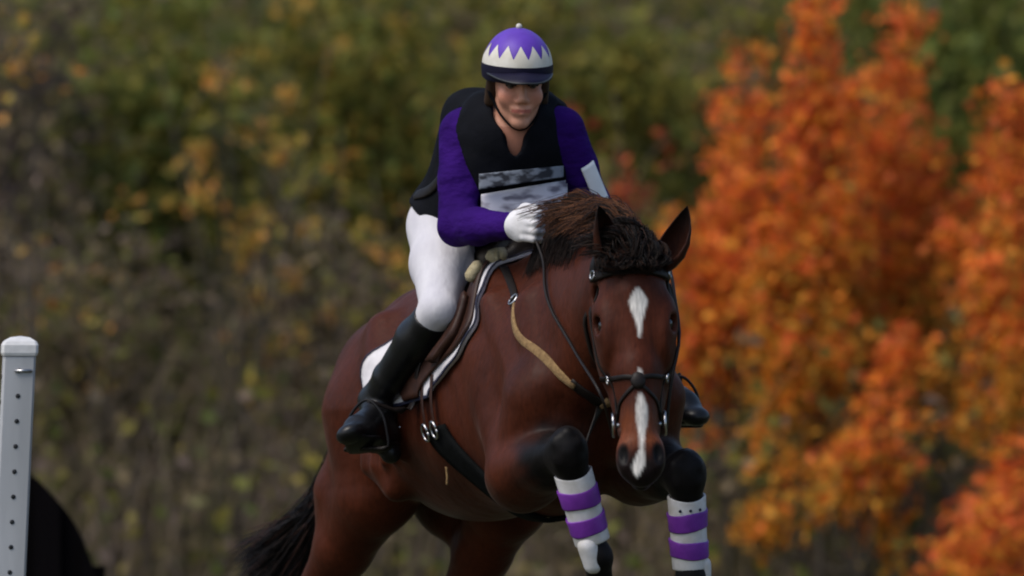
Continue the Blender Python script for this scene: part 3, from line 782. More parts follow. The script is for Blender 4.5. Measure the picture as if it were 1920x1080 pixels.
    for g in (hind_R, hind_L):
        t, d = seg_t(g['st'], g['hk']); blk = np.maximum(blk, smooth01(t, 0.72, 1.0)*(d < 0.1))
        for a, b_ in (('hk', 'fe'), ('fe', 'pa'), ('pa', 'ho')):
            t, d = seg_t(g[a], g[b_]); blk = np.maximum(blk, 1.0*(d < 0.08))
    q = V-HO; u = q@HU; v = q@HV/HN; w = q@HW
    inhead = (u > -0.02) & (np.abs(v) < 0.14) & (w > -0.24) & (w < 0.08)
    face = inhead & (w > -0.085)
    tn = np.where(inhead, smooth01(u, 0.38, 0.45)*(1-smooth01(u, 0.49, 0.53)), 0)*smooth01(w, -0.10, -0.04)
    blk = np.where(inhead, np.maximum(blk, smooth01(u, 0.51, 0.56)*0.93), blk)
    for s in (-1, 1):
        dn_ = np.sqrt(((u-0.535)/0.030)**2+((np.abs(v)*np.sign(v)*s-0.052)/0.016)**2)
        blk = np.where(face, np.maximum(blk, 1-smooth01(dn_, 0.8, 1.4)), blk)
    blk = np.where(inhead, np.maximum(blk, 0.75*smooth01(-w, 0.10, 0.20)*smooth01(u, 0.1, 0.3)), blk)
    star_w = np.interp(u, [0.082, 0.10, 0.122, 0.150, 0.180, 0.225], [0, 0.014, 0.028, 0.020, 0.010, 0.0])
    strip_w = np.interp(u, [0.225, 0.30, 0.31, 0.325, 0.34, 0.365, 0.378, 0.406, 0.44, 0.48, 0.52, 0.545, 0.565, 0.585, 0.597], [0, 0, 0.004, 0.008, 0.0, 0.0, 0.010, 0.018, 0.016, 0.010, 0.006, 0.013, 0.017, 0.009, 0.0])
    cx = np.interp(u, [0.1, 0.2, 0.33, 0.45, 0.52, 0.58], [0.010, 0.010, 0.006, 0.008, 0.003, -0.012])
    jit = 0.0015*np.sin(u*60+v*40)
    ww = np.maximum(star_w, strip_w)
    wf = np.where(face & (ww > 0.001), smooth01(ww-np.abs(v-cx)+jit, -0.005, 0.005), 0)
    col = brown+(tanm-brown)*tn[:, None]*0.8
    col = col*(1-blk[:, None])+black*blk[:, None]
    # darker dorsal shade of the bay
    col = col*(1-wf[:, None])+white*wf[:, None]
    root = empty('horse', (float(W_[0]), float(W_[1])+0.4, 0.0), 'bay horse with a white star and snip, jumping with folded knees', 'horse')
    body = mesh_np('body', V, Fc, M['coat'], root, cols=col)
    return root, body

HORSE, HBODY = build_horse()
HB = bvh_of(HBODY)

def uv_sphere(name, c, r, mat, parent, axes=None, seg=20, rings=12):
    vs, fs = [], []
    A = np.eye(3) if axes is None else np.array(axes); r = np.broadcast_to(np.asarray(r, float), (3,))
    for i in range(rings+1):
        th = math.pi*i/rings
        for j in range(seg):
            ph = 2*math.pi*j/seg; q = np.array((math.sin(th)*math.cos(ph), math.sin(th)*math.sin(ph), math.cos(th)))*r
            vs.append(np.asarray(c)+q@A)
    for i in range(rings):
        for j in range(seg): fs.append([i*seg+j, (i+1)*seg+j, (i+1)*seg+(j+1) % seg, i*seg+(j+1) % seg])
    return mesh_np(name, vs, fs, mat, parent)

for s in (-1, 1):
    uv_sphere('eye', H(0.172, s*0.0860, -0.055), 0.0235, M['eye'], HORSE)

def ear(root_p, tip, open_dir, width):
    """cupped ear: loft of crescent sections from base to tip, opening towards open_dir"""
    root_p = np.array(root_p); tip = np.array(tip); ax = unit(tip-root_p); L = np.linalg.norm(tip-root_p)
    od = unit(np.array(open_dir)-ax*(np.array(open_dir)@ax)); sd_ = np.cross(ax, od)
    prof_t = [0, 0.12, 0.3, 0.5, 0.7, 0.85, 0.95, 1.0]; prof_w = [0.62, 0.85, 1.0, 0.92, 0.68, 0.42, 0.18, 0.03]
    vs, fs = [], []; m = 13
    for t, w in zip(prof_t, prof_w):
        r = width*w; c = root_p+ax*L*t+sd_*0.012*math.sin(t*3.0)
        span = 2.45-1.0*t
        outer, inner = [], []
        for j in range(m):
            a = math.pi+(-1+2*j/(m-1))*span
            outer.append(c+od*r*math.cos(a)*0.85+sd_*r*math.sin(a))
            inner.append(c+od*(r-0.006*(1-0.7*t))*math.cos(a)*0.85+sd_*(r-0.006*(1-0.7*t))*math.sin(a)+ax*0.002)
        vs += outer+inner[::-1]
    k = 2*m
    for i in range(len(prof_t)-1):
        for j in range(k): fs.append([i*k+j, i*k+(j+1) % k, (i+1)*k+(j+1) % k, (i+1)*k+j])
    fs.append(list(range(k))[::-1]); fs.append([(len(prof_t)-1)*k+j for j in range(k)])
    vs = np.array(vs); t = ((vs-root_p)@ax)/L
    cols = V3(0.036, 0.010, 0.005)*(1-smooth01(t, 0.35, 1.0))[:, None]+V3(0.006, 0.004, 0.004)*smooth01(t, 0.35, 1.0)[:, None]
    # inside hair is darker brown
    return mesh_np('ear', vs, fs, M['coat'], HORSE, cols=cols)
ear(H(0.018, 0.078, -0.065), P(1288, 386, -0.76), (-0.55, -1, 0.0), 0.043)
ear(H(0.014, -0.080, -0.055), P(1122, 386, -0.84), (0.75, -0.8, 0.0), 0.040)

def hoof(g, fwd):
    c = g['ho']; ax = unit(g['ho']-g['pa'])
    fw = unit(np.array(fwd)-ax*(np.array(fwd)@ax)); sd_ = np.cross(ax, fw)
    lathe('hoof', [(0.040, -0.012), (0.050, 0.0), (0.057, 0.035), (0.063, 0.07), (0.062, 0.074)], c+fw*0.008, fw, sd_, ax, M['hoof'], HORSE, 24, (1.1, 1.0))
for g in (fore_R, fore_L): hoof(g, F_)
for g in (hind_R, hind_L): hoof(g, F_)

# mane, forelock, tail
def crest_pt(t):
    c = resample(crest, 41)[int(np.clip(t, 0, 1)*40)]
    loc, nn, _, _ = HB.find_nearest(Vector(c+V3(0, 0, 0.04)))
    return np.array(loc)
CR = [crest_pt(t) for t in np.linspace(0.06, 1, 41)]
MANEC = [(0.032, 0.012, 0.006), (0.016, 0.007, 0.004), (0.075, 0.028, 0.011), (0.008, 0.005, 0.004), (0.10, 0.040, 0.016)]
CLUMP = []
for _ in range(90):
    t = 0.52+0.44*random.random()
    CLUMP.append((t, 0.020+0.028*random.random(), -F_*(0.45+0.4*random.random())+V3(-0.42+random.gauss(0, 0.26), 0, random.gauss(0.02, 0.12)), 0.09+0.09*random.random(), random.gauss(0, 0.012)))
def mane_strand(i):
    t, lift, back, ln, sx = CLUMP[random.randrange(len(CLUMP))]
    g = lambda k: np.array([random.gauss(0, k) for _ in range(3)])
    p = CR[int(np.clip(t+random.gauss(0, 0.02), 0.2, 1)*40)]+g(0.006)+V3(sx, 0, 0)
    a = p+V3(0, 0, lift*0.8)+g(0.004); b_ = a+back*ln*0.5+V3(0, 0, lift*0.5)+g(0.005); c = a+back*ln+V3(0, 0, -0.01)+g(0.010)
    return [p-V3(0, 0, 0.008), a, b_, c]
hair('mane', None, mane_strand, 2600, 0.0018, M['mane'], HORSE, MANEC)
FCL = [(H(-0.045+0.075*random.random(), random.gauss(0, 0.034), -0.050+random.gauss(0, 0.012)), random.gauss(0, 0.9), random.random(), random.random()) for _ in range(46)]
def fore_strand(i):
    p, s, r1, r2 = FCL[random.randrange(len(FCL))]
    g = lambda k: np.array([random.gauss(0, k) for _ in range(3)])
    loc, nn, _, _ = HB.find_nearest(Vector(p+g(0.006))); p = np.array(loc)-np.array(nn)*0.004
    if r1 < 0.5:   # blown up and aside
        return [p, p+V3(0.010*s, -0.02, 0.018+0.015*r2)+g(0.003), p+V3(0.022*s-0.02, -0.02, 0.024+0.020*r2)+g(0.004), p+V3(0.030*s-0.055, 0.01, 0.010+0.025*r2)+g(0.006)]
    return [p, p+V3(0.010*s, -0.032, 0.014+0.014*r2)+g(0.003), p+V3(0.020*s, -0.056, 0.0)+g(0.004), H(0.030+0.020*r2, 0.045*s, 0.022)+g(0.004)]
def side_strand(i):
    t = 0.16+0.42*random.random(); p = CR[int(t*40)]+np.array([random.gauss(0, 0.006) for _ in range(3)]); ln = 0.09+0.06*random.random()
    q = [p+V3(-0.018, -0.012, 0.012), p+V3(-0.040, -0.022, -0.25*ln), p+V3(-0.050+random.gauss(0, 0.008), -0.03, -ln)]
    out = [p]
    for k in q:
        loc, nn, _, _ = HB.find_nearest(Vector(k)); dd = (Vector(k)-loc).dot(nn)
        out.append(np.array(loc)+np.array(nn)*(0.006+0.012*random.random()) if dd < 0.02 else k)
    return out
hair('mane', None, side_strand, 900, 0.0018, M['mane'], HORSE, [(0.006, 0.004, 0.004), (0.010, 0.006, 0.005), (0.020, 0.009, 0.006)])
hair('forelock', None, fore_strand, 1500, 0.0018, M['mane'], HORSE, [(0.006, 0.0045, 0.004), (0.004, 0.0035, 0.0035), (0.012, 0.007, 0.005), (0.022, 0.010, 0.006)])
dock = B(-1.20, 0, -0.26)
def tail_strand(i):
    p = dock+np.array([random.gauss(0, 0.018) for _ in range(3)])
    k = random.random(); f = random.random()
    m1 = P(640+random.gauss(0, 12), 880+random.gauss(0, 14), 1.36+random.gauss(0, 0.03))
    m2 = P(562+22*k+random.gauss(0, 8), 962+50*k+random.gauss(0, 10), 1.46+random.gauss(0, 0.03))
    e_ = P(455+110*f*k+random.gauss(0, 12), 1030+150*k+random.gauss(0, 16), 1.52+random.gauss(0, 0.05))
    return [p, m1, m2, e_]
hair('tail', None, tail_strand, 1100, 0.0034, M['mane'], HORSE, [(0.006, 0.005, 0.006), (0.010, 0.007, 0.006), (0.004, 0.004, 0.004), (0.035, 0.016, 0.012)], 9)

# ------------------------------------------------------------------ tack: saddle pad, saddle, girth, breastplate, bridle, boots
def cast(x, th, z0=-0.40, off=0.004):
    """outer surface of the barrel at body station x; th = 0 up, positive to the horse's left"""
    c = B(x, 0, z0); d = unit(U_*math.cos(th)+L_*math.sin(th))
    hit, nn, _, _ = HB.ray_cast(Vector(c+d*0.75), Vector(-d))
    if hit is None: return c+d*0.3, d
    return np.array(hit)+d*off, d

def barrel_sheet(name, xs_fn, th0, th1, nx, nt, off, thick, mat, parent, z0=-0.40):
    G = np.zeros((nx, nt, 3)); N = np.zeros((nx, nt, 3))
    for j, th in enumerate(np.linspace(th0, th1, nt)):
        xa, xb = xs_fn(th)
        for i in range(nx):
            x = xa+(xb-xa)*i/(nx-1); G[i, j], N[i, j] = cast(x, th, z0, off)
    for _ in range(2):
        G[1:-1, 1:-1] = 0.5*G[1:-1, 1:-1]+0.125*(G[:-2, 1:-1]+G[2:, 1:-1]+G[1:-1, :-2]+G[1:-1, 2:])
    return shell(name, G, thick, N, mat, parent), G, N

padroot = empty('saddle_pad', B(-0.3, 0, -0.05), 'white quilted saddle pad with dark binding under the rider leg', 'saddle pad')
def pad_x(th):
    a = abs(th); lowr = smooth01(a, 0.5, 2.0)
    rnd = 0.12*smooth01(a, 1.22, 1.52)
    return -0.50-0.17*smooth01(a, 0.35, 1.15)+rnd, 0.02+0.04*smooth01(a, 0.2, 0.9)-0.20*smooth01(a, 0.85, 1.52)-rnd*0.2
for s, nm in ((-1, 'pad_side'), (1, 'pad_side')):
    o, G, N = barrel_sheet(nm, pad_x, 0.0, s*1.52, 22, 30, 0.006, 0.012, M['pad'], padroot)
    edge = np.concatenate([G[0, :, :], G[1:, -1, :], G[-1, ::-1, :][1:]]); en = np.concatenate([N[0], N[1:, -1], N[-1, ::-1][1:]])
    ribbon('binding', edge+en*0.011, 0.010, 0.003, en, M['navy_bind'], padroot)
fl = [P(940, 452, -0.06), P(925, 472, -0.05), P(910, 498, -0.045), P(897, 528, -0.04)]
for seg_, rr in (([P(945, 446, -0.07), P(928, 462, -0.05), P(912, 484, -0.05)], 0.022), ([P(906, 498, -0.05), P(899, 515, -0.045), P(893, 532, -0.04)], 0.019)):
    pts = []
    for p in resample(seg_, 12):
        loc, nn, _, _ = HB.find_nearest(Vector(p)); pts.append(np.array(loc)+np.array(nn)*0.028)
    tube('fleece_roll', pts, rr*np.interp(np.arange(12), [0, 2, 9, 11], [0.55, 1.0, 0.95, 0.5]), M['cream'], padroot, 10)

sad = empty('saddle', B(-0.3, 0, 0.0), 'black leather jumping saddle beneath the rider', 'saddle')
sb = Blob()
sb.chain([B(-0.03, 0, 0.045), B(-0.14, 0, 0.012), B(-0.28, 0, 0.0), B(-0.42, 0, 0.025), B(-0.52, 0, 0.075)], [0.035, 0.045, 0.055, 0.060, 0.035], 0.04)
for s in (-1, 1):
    sb.cone(B(-0.44, s*0.05, 0.015), B(-0.51, s*0.07, 0.045), 0.06, 0.035, 0.04)
    sb.cone(B(-0.03, 0, 0.03), B(-0.05, s*0.10, -0.05), 0.03, 0.022, 0.03)
    sb.cone(B(-0.28, s*0.05, -0.02), B(-0.30, s*0.11, -0.06), 0.05, 0.035, 0.04)
v, f = sb.mesh(0.008); mesh_np('seat', v, f, M['tack'], sad)
def flap_x(th):
    a = abs(th); t = (a-0.35)/1.15
    return -0.46+0.10*t+0.06*smooth01(a, 1.3, 1.5), pad_x(th)[1]-0.022-0.030*math.sin(max(0, min(1, (a-1.0)/0.5))*math.pi)-0.02*smooth01(a, 1.3, 1.5)
for s in (-1, 1):
    barrel_sheet('flap', flap_x, s*0.30, s*1.51, 14, 22, 0.022, 0.006, M['brown_leather'], sad)
    barrel_sheet('knee_roll', lambda th: (-0.07-0.08*smooth01(abs(th), 0.9, 1.3), -0.03-0.08*smooth01(abs(th), 0.9, 1.3)), s*0.6, s*1.2, 5, 12, 0.028, 0.022, M['brown_leather'], sad)
# girth straps and girth under the chest
gir = empty('girth', B(-0.05, 0, -0.76), 'wide black elastic girth buckled under the horse chest', 'girth')
def girth_x(th):
    c = -0.17+0.17*smooth01(abs(th), 1.7, 2.9); return c-0.055, c+0.055
barrel_sheet('girth_band', girth_x, -1.84, -math.pi-0.001, 6, 24, 0.006, 0.010, M['elastic'], gir)
barrel_sheet('girth_band', girth_x, math.pi-0.001, 1.84, 6, 24, 0.006, 0.010, M['elastic'], gir)
for s in (-1, 1):
    for dx in (-0.025, 0.025):
        pts = []; nr = []
        for th in np.linspace(1.30, 1.90, 10):
            g_, n_ = cast(-0.17+dx, s*th, -0.40, 0.018); pts.append(g_); nr.append(n_)
        ribbon('billet', pts, 0.017, 0.003, nr, M['brown_leather'], gir)
        g_, n_ = cast(-0.17+dx, s*1.87, -0.40, 0.024)
        t_ = unit(np.cross(n_, F_)); q = []
        for a in np.linspace(0, 2*math.pi, 17): q.append(g_+F_*0.019*math.cos(a)+t_*0.024*math.sin(a))
        tube('buckle', q, 0.0042, M['steel'], gir, 6)
    # hanging loose billet ends
    g_, n_ = cast(-0.17, s*2.25, -0.40, 0.02)
    tube('keeper', [g_, g_+V3(0.003, 0, -0.025), g_+V3(0.002, 0, -0.05)], 0.0035, M['tan'], gir, 6, 8)

# breastplate
bp_ = empty('breastplate', B(0.3, 0, -0.3), 'breastplate with tan fleece shoulder straps over dark leather', 'breastplate')
strap('shoulder_strap', HB, [P(935, 462, -0.10), P(945, 500, -0.16), P(957, 540, -0.22), P(968, 572, -0.28)], 0.022, 0.005, M['tack'], bp_, 12)
strap('fleece_strap', HB, [P(968, 572, -0.3), P(990, 612, -0.36), P(1025, 655, -0.42), P(1060, 690, -0.5), P(1092, 712, -0.55)], np.interp(np.arange(24), [0, 3, 20, 23], [0.014, 0.026, 0.026, 0.016]), 0.008, M['tan'], bp_, 24, 0.003, 20)
strap('chest_strap', HB, [P(1085, 705, -0.55), P(1120, 760, -0.58), P(1140, 840, -0.58), P(1120, 930, -0.45)], 0.028, 0.005, M['tack'], bp_)
strap('fleece_strap', HB, [B(0.16, 0.16, -0.20), B(0.30, 0.17, -0.34), B(0.42, 0.10, -0.44), P(1130, 760, -0.58)], 0.034, 0.016, M['tan'], bp_)
for pt in (P(963, 562, -0.27),):
    loc, nn, _, _ = HB.find_nearest(Vector(pt)); c = np.array(loc)+np.array(nn)*0.010; nn = np.array(nn)
    uu = unit(np.cross(nn, V3(0, 0, 1))); vv = np.cross(nn, uu)
    tube('ring', [c+0.017*(math.cos(a)*uu+math.sin(a)*vv) for a in np.linspace(0, 2*math.pi, 17)], 0.004, M['steel'], bp_, 6)

# bridle
br = empty('bridle', H(0.05, 0, 0.0), 'dark leather bridle with grackle noseband and steel bit', 'bridle')
arc = lambda u, w0, vmax, n=15, wdrop=0.16: [H(u, vmax*math.sin(a), w0-wdrop*(1-math.cos(a))) for a in np.linspace(-1.5, 1.5, n)]
strap('browband', HB, arc(0.036, 0.02, 0.12, 15, 0.10), 0.026, 0.007, M['tack'], br, 30, 0.004)
for s in (-1, 1):
    strap('cheek_piece', HB, [H(0.030, s*0.10, -0.09), H(0.10, s*0.12, -0.10), H(0.20, s*0.125, -0.10), H(0.32, s*0.09, -0.09), H(0.42, s*0.07, -0.085)], 0.013, 0.004, M['tack'], br, 30, 0.002)
    strap('noseband_strap', HB, [H(0.335, 0.0, 0.02), H(0.325, s*0.04, 0.0), H(0.315, s*0.075, -0.06), H(0.29, s*0.085, -0.13), H(0.27, s*0.06, -0.20)], 0.013, 0.004, M['tack'], br, 24, 0.002)
    strap('noseband_strap', HB, [H(0.345, 0.0, 0.02), H(0.365, s*0.035, 0.0), H(0.40, s*0.06, -0.06), H(0.45, s*0.05, -0.12), H(0.47, s*0.02, -0.15)], 0.010, 0.004, M['tack'], br, 24, 0.002)
    strap('throat_lash', HB, [H(0.05, s*0.10, -0.11), H(0.15, s*0.12, -0.17), H(0.24, s*0.08, -0.24)], 0.013, 0.005, M['tack'], br, 16, 0.003)
    c = H(0.435, s*0.070, -0.085); q = []
    for a in np.linspace(0, 2*math.pi, 25): q.append(c+HU*0.030*math.cos(a)+HW*0.030*math.sin(a)+HV*s*0.006)
    tube('bit_ring', q, 0.0045, M['steel'], br, 8)
tube('bit_mouthpiece', [H(0.435, -0.066, -0.085), H(0.445, 0, -0.080), H(0.435, 0.066, -0.085)], 0.006, M['steel'], br, 8, 10)
hit = HB.find_nearest(Vector(H(0.338, 0, 0.01)))[0]
uv_sphere('noseband_pad', np.array(hit), (0.024, 0.020, 0.010), M['tack'], br, (HU, HV, HW))
strap('headpiece', HB, [H(0.035, -0.10, -0.10), H(-0.02, -0.06, -0.09), H(-0.045, 0, -0.09), H(-0.02, 0.06, -0.09), H(0.035, 0.10, -0.10)], 0.028, 0.006, M['tack'], br, 24, 0.003)
for s in (-1, 1):
    for (u0, v0, w0) in ((0.034, s*0.098, -0.066), (0.318, s*0.074, -0.058)):
        loc, nn, _, _ = HB.find_nearest(Vector(H(u0, v0, w0))); c = np.array(loc)+np.array(nn)*0.012; nn = np.array(nn)
        uu = unit(np.cross(nn, HU)); vv = np.cross(nn, uu)
        tube('buckle', [c+0.011*(math.cos(a)*uu+math.sin(a)*vv) for a in np.linspace(0, 2*math.pi, 13)], 0.003, M['steel'], br, 6)

# reins
RH_W = P(952, 424, -0.20); LH_W = P(1112, 444, -0.06)
def rein_tube(pts, n):
    out = []
    for p in resample(pts, n):
        loc, nn, _, _ = HB.find_nearest(Vector(p)); d = (Vector(p)-loc).dot(nn)
        out.append(np.array(loc)+np.array(nn)*0.012 if d < 0.012 else p)
    out = np.array(out)
    for _ in range(3): out[1:-1] = 0.5*out[1:-1]+0.25*(out[:-2]+out[2:])
    return tube('rein', out, 0.0045, M['tack'], rein, 6)
rein = empty('reins', P(1020, 470, -0.30), 'pair of dark reins running from the white gloves to the bit rings', 'reins')
rein_tube([P(1000, 440, -0.27), P(1020, 490, -0.35), P(1040, 570, -0.50), P(1078, 660, -0.70), P(1125, 735, -0.92), H(0.46, -0.078, -0.110)], 30)
rein_tube([P(1140, 440, -0.14), P(1150, 490, -0.30), B(0.55, 0.16, -0.10), P(1262, 640, -0.78), H(0.46, 0.078, -0.110)], 30)
rein_tube([P(1000, 440, -0.27), P(1006, 466, -0.25), P(1040, 440, -0.27), P(1100, 440, -0.20), P(1140, 440, -0.14)], 20)

# front boots
def leg_boot(g, label, dots, cup_white):
    a = g['kn']; b_ = g['fe']; ax = unit(b_-a); L = np.linalg.norm(b_-a)
    root = empty('tendon_boot', 0.5*(a+b_), label, 'horse boot', 'taped front boots')
    fw = unit(V3(0.15, -1, 0)-ax*(V3(0.15, -1, 0)@ax)); sd_ = np.cross(ax, fw)
    c0 = a+fw*-0.004
    def band(name, t0, t1, r0, r1, mat, notch=0.0, tilt=0.0, ph=0.0):
        vs, fs = [], []; seg = 28
        prof = [(r0*0.90, t0+0.002), (r0, t0), (r0*1.02, t0+0.004), ((r0+r1)/2, (t0+t1)/2), (r1*1.02, t1-0.004), (r1, t1), (r1*0.90, t1-0.002)]
        for (r, t) in prof:
            for j in range(seg):
                p_ = 2*math.pi*j/seg
                dz = notch*max(0, math.cos(p_))**2*(1-(t-t0)/max(1e-6, t1-t0))
                dz += tilt*math.sin(p_+ph)+tilt*0.25*math.sin(3*p_+2*ph+40*t); r = r*(1+0.012*math.sin(5*p_+ph*3+60*t))
                vs.append(c0+ax*(t+dz)+fw*r*1.02*math.cos(p_)+sd_*r*math.sin(p_)-fw*0.006)
        for i in range(len(prof)-1):
            for j in range(seg): fs.append([i*seg+j, i*seg+(j+1) % seg, (i+1)*seg+(j+1) % seg, (i+1)*seg+j])
        return mesh_np(name, vs, fs, mat, root)
    BL = 0.200; band('boot_shell', 0.060, 0.060+BL, 0.0520, 0.0480, M['boot_white'], 0.012)
    k = BL/0.205
    band('tape_band', 0.060+0.044*k, 0.060+0.094*k, 0.0545, 0.0530, M['tape'], 0, 0.0055, 0.4 if dots else 1.9)
    band('tape_band', 0.060+0.124*k, 0.060+0.172*k, 0.0530, 0.0515, M['tape'], 0, 0.0050, 2.6 if dots else 1.2)
    if dots:
        for q in (-0.55, 0.0, 0.55):
            p = c0+ax*(0.060+0.036*k)+fw*(0.0530*math.cos(q))+sd_*0.0525*math.sin(q)-fw*0.005
            uv_sphere('stud', p, 0.0042, M['navy_bind'], root, None, 8, 6)
    # fetlock cup
    cup = Blob(); e_ = b_+fw*(0.022 if cup_white else 0.0)-V3(0.020 if cup_white else -0.036, 0, 0)
    cup.cone(e_-ax*0.036, e_+ax*0.016, 0.029 if cup_white else 0.020, 0.026 if cup_white else 0.018, 0.02)
    v, f = cup.mesh(0.006); mesh_np('fetlock_cup', v, f, M['boot_white'], root)
leg_boot(fore_R, 'white and purple taped boot with a rounded white fetlock cup on the tilted foreleg', False, True)
leg_boot(fore_L, 'white and purple taped boot with a row of dark studs on the upright foreleg', True, False)

#==RIDER==
# ------------------------------------------------------------------ rider
rider = empty('person', (float(P(880, 0, 0.35)[0]), 0.35, float(B(-0.3, 0, 0.05)[2])), 'rider in black vest, purple sleeves and white breeches crouching forward on the horse', 'person')
Pe = P(885, 425, 0.36); Ch = P(957, 300, 0.12); Ab = P(920, 368, 0.25); Nb = P(966, 232, 0.05)
SP = unit(Nb-Pe); SX = unit(V3(1, 0.10, 0.02)-SP*(V3(1, 0.10, 0.02)@SP)); SF = unit(np.cross(SX, SP)); 
if SF[1] > 0: SF = -SF
TX = (SX, SP, SF)
J = dict(shR=P(868, 250, 0.09), elR=P(858, 425, 0.01), wrR=RH_W, shL=P(1052, 245, 0.06), elL=P(1108, 382, 0.16), wrL=LH_W,
         hipR=P(832, 428, 0.34), knR=P(822, 582, -0.02), anR=P(703, 752, 0.22), hipL=B(-0.42, 0.12, 0.13), knL=B(-0.10, 0.30, -0.16), anL=B(-0.16, 0.36, -0.52))
# head frame: a picture right, b up, c out of the face
HC = P(970, 160, -0.02)
hy, hp, hr = R(9), R(9), R(3)
hc = unit(V3(math.sin(hy)*math.cos(hp), -math.cos(hy)*math.cos(hp), -math.sin(hp)))
ha = unit(np.cross(hc, V3(0, 0, 1)))
if ha[0] < 0: ha = -ha
hbv = unit(np.cross(ha, hc)); 
if hbv[2] < 0: hbv = -hbv
ha, hbv = ha*math.cos(hr)-hbv*math.sin(hr)*0+hbv*math.sin(-hr)*0, hbv
def K(a, b, c): return HC+a*ha+b*hbv+c*hc
KX = (ha, hbv, hc)

def hand(blob, wr, el, side, g=0.0):
    fw = unit(wr-el); up = unit(V3(0, 0, 1)-fw*fw[2]); pn = unit(np.cross(up, fw))*side
    q = lambda a, b, c: wr+fw*a+up*b+pn*c
    blob.cone(q(-0.02, 0, 0), q(0.03, 0, 0), 0.026+g, 0.028+g, 0.02)
    blob.ell(q(0.055, 0.0, 0.002), (0.046+g, 0.042+g, 0.019+g), (fw, up, pn), 0.015)
    for i in range(4):
        z = 0.031-0.0205*i; ln = (0.96, 1.06, 1.0, 0.82)[i]; r = (0.0105, 0.0108, 0.0102, 0.009)[i]+g
        k0 = q(0.082, z, 0.0); k1 = q(0.082+0.030*ln, z-0.004, 0.014); k2 = q(0.082+0.022*ln, z-0.006, 0.040); k3 = q(0.070, z-0.004, 0.044*ln)
        blob.chain([k0, k1, k2, k3], [r*1.1, r, r*0.95, r*0.85], 0.004)
    blob.chain([q(0.025, 0.026, 0.012), q(0.055, 0.047, 0.022), q(0.082, 0.045, 0.032), q(0.102, 0.038, 0.032)], [0.016+g, 0.013+g, 0.0115+g, 0.0095+g], 0.008)

def torso(blob, g=0.0, lower=True):
    blob.ell(Ch, (0.152+g, 0.20+g, 0.108+g), TX, 0.05); blob.ell(Ab, (0.138+g, 0.16+g, 0.105+g), TX, 0.06)
    blob.ell(P(957, 258, 0.10), (0.155+g, 0.10+g, 0.088+g), TX, 0.05)
    for s in (-1, 1): blob.ell(Ch+SX*0.065*s+SF*0.085-SP*0.01, (0.058+g, 0.060+g, 0.045+g), TX, 0.035)
    if lower: blob.ell(Pe, (0.165+g, 0.13+g, 0.125+g), TX, 0.05)
def arm(blob, s, g=0.0):
    sh, el, wr = J['sh'+s], J['el'+s], J['wr'+s]
    m = sh*0.5+el*0.5; m2 = el*0.6+wr*0.4
    blob.cone(sh, m, 0.058+g, 0.050+g, 0.03); blob.cone(m, el, 0.050+g, 0.041+g, 0.02)
    blob.cone(el, m2, 0.043+g, 0.041+g, 0.025); blob.cone(m2, wr, 0.041+g, 0.028+g, 0.02)
def leg(blob, s, g=0.0, lo=True, hi=True):
    hp_, kn, an = J['hip'+s], J['kn'+s], J['an'+s]
    m = hp_*0.55+kn*0.45
    if hi:
        blob.cone(hp_, m, 0.092+g, 0.078+g, 0.04); blob.cone(m, kn, 0.078+g, 0.044+g, 0.03)
    if lo:
        calf = kn*0.68+an*0.32; d = unit(an-kn)
        blob.cone(kn, calf, 0.044+g, 0.050+g, 0.025); blob.cone(calf, an, 0.051+g, 0.034+g, 0.025)
FT = {'R': (P(720, 818, 0.16), P(654, 806, -0.03)), 'L': (J['anL']+V3(0.0, 0.03, -0.05), P(1304, 772, 0.10))}
J['anL'] = FT['L'][1]+V3(-0.10, 0.16, 0.10); FT['L'] = (J['anL']+V3(-0.01, 0.02, -0.06), FT['L'][1])
def foot(blob, s, g=0.0):
    hl, toe = FT[s]; an = J['an'+s]
    ball = hl*0.32+toe*0.68
    blob.cone(an, hl, 0.038+g, 0.034+g, 0.02); blob.cone(an*0.6+hl*0.4, ball, 0.036+g, 0.040+g, 0.02); blob.cone(hl, ball, 0.032+g, 0.038+g, 0.02)
    dn = unit(unit(hl-an)-unit(toe-hl)*(unit(hl-an)@unit(toe-hl)))
    blob.cone(ball+dn*0.008, toe+dn*0.012, 0.041+g, 0.034+g, 0.02, dn, 1.5)

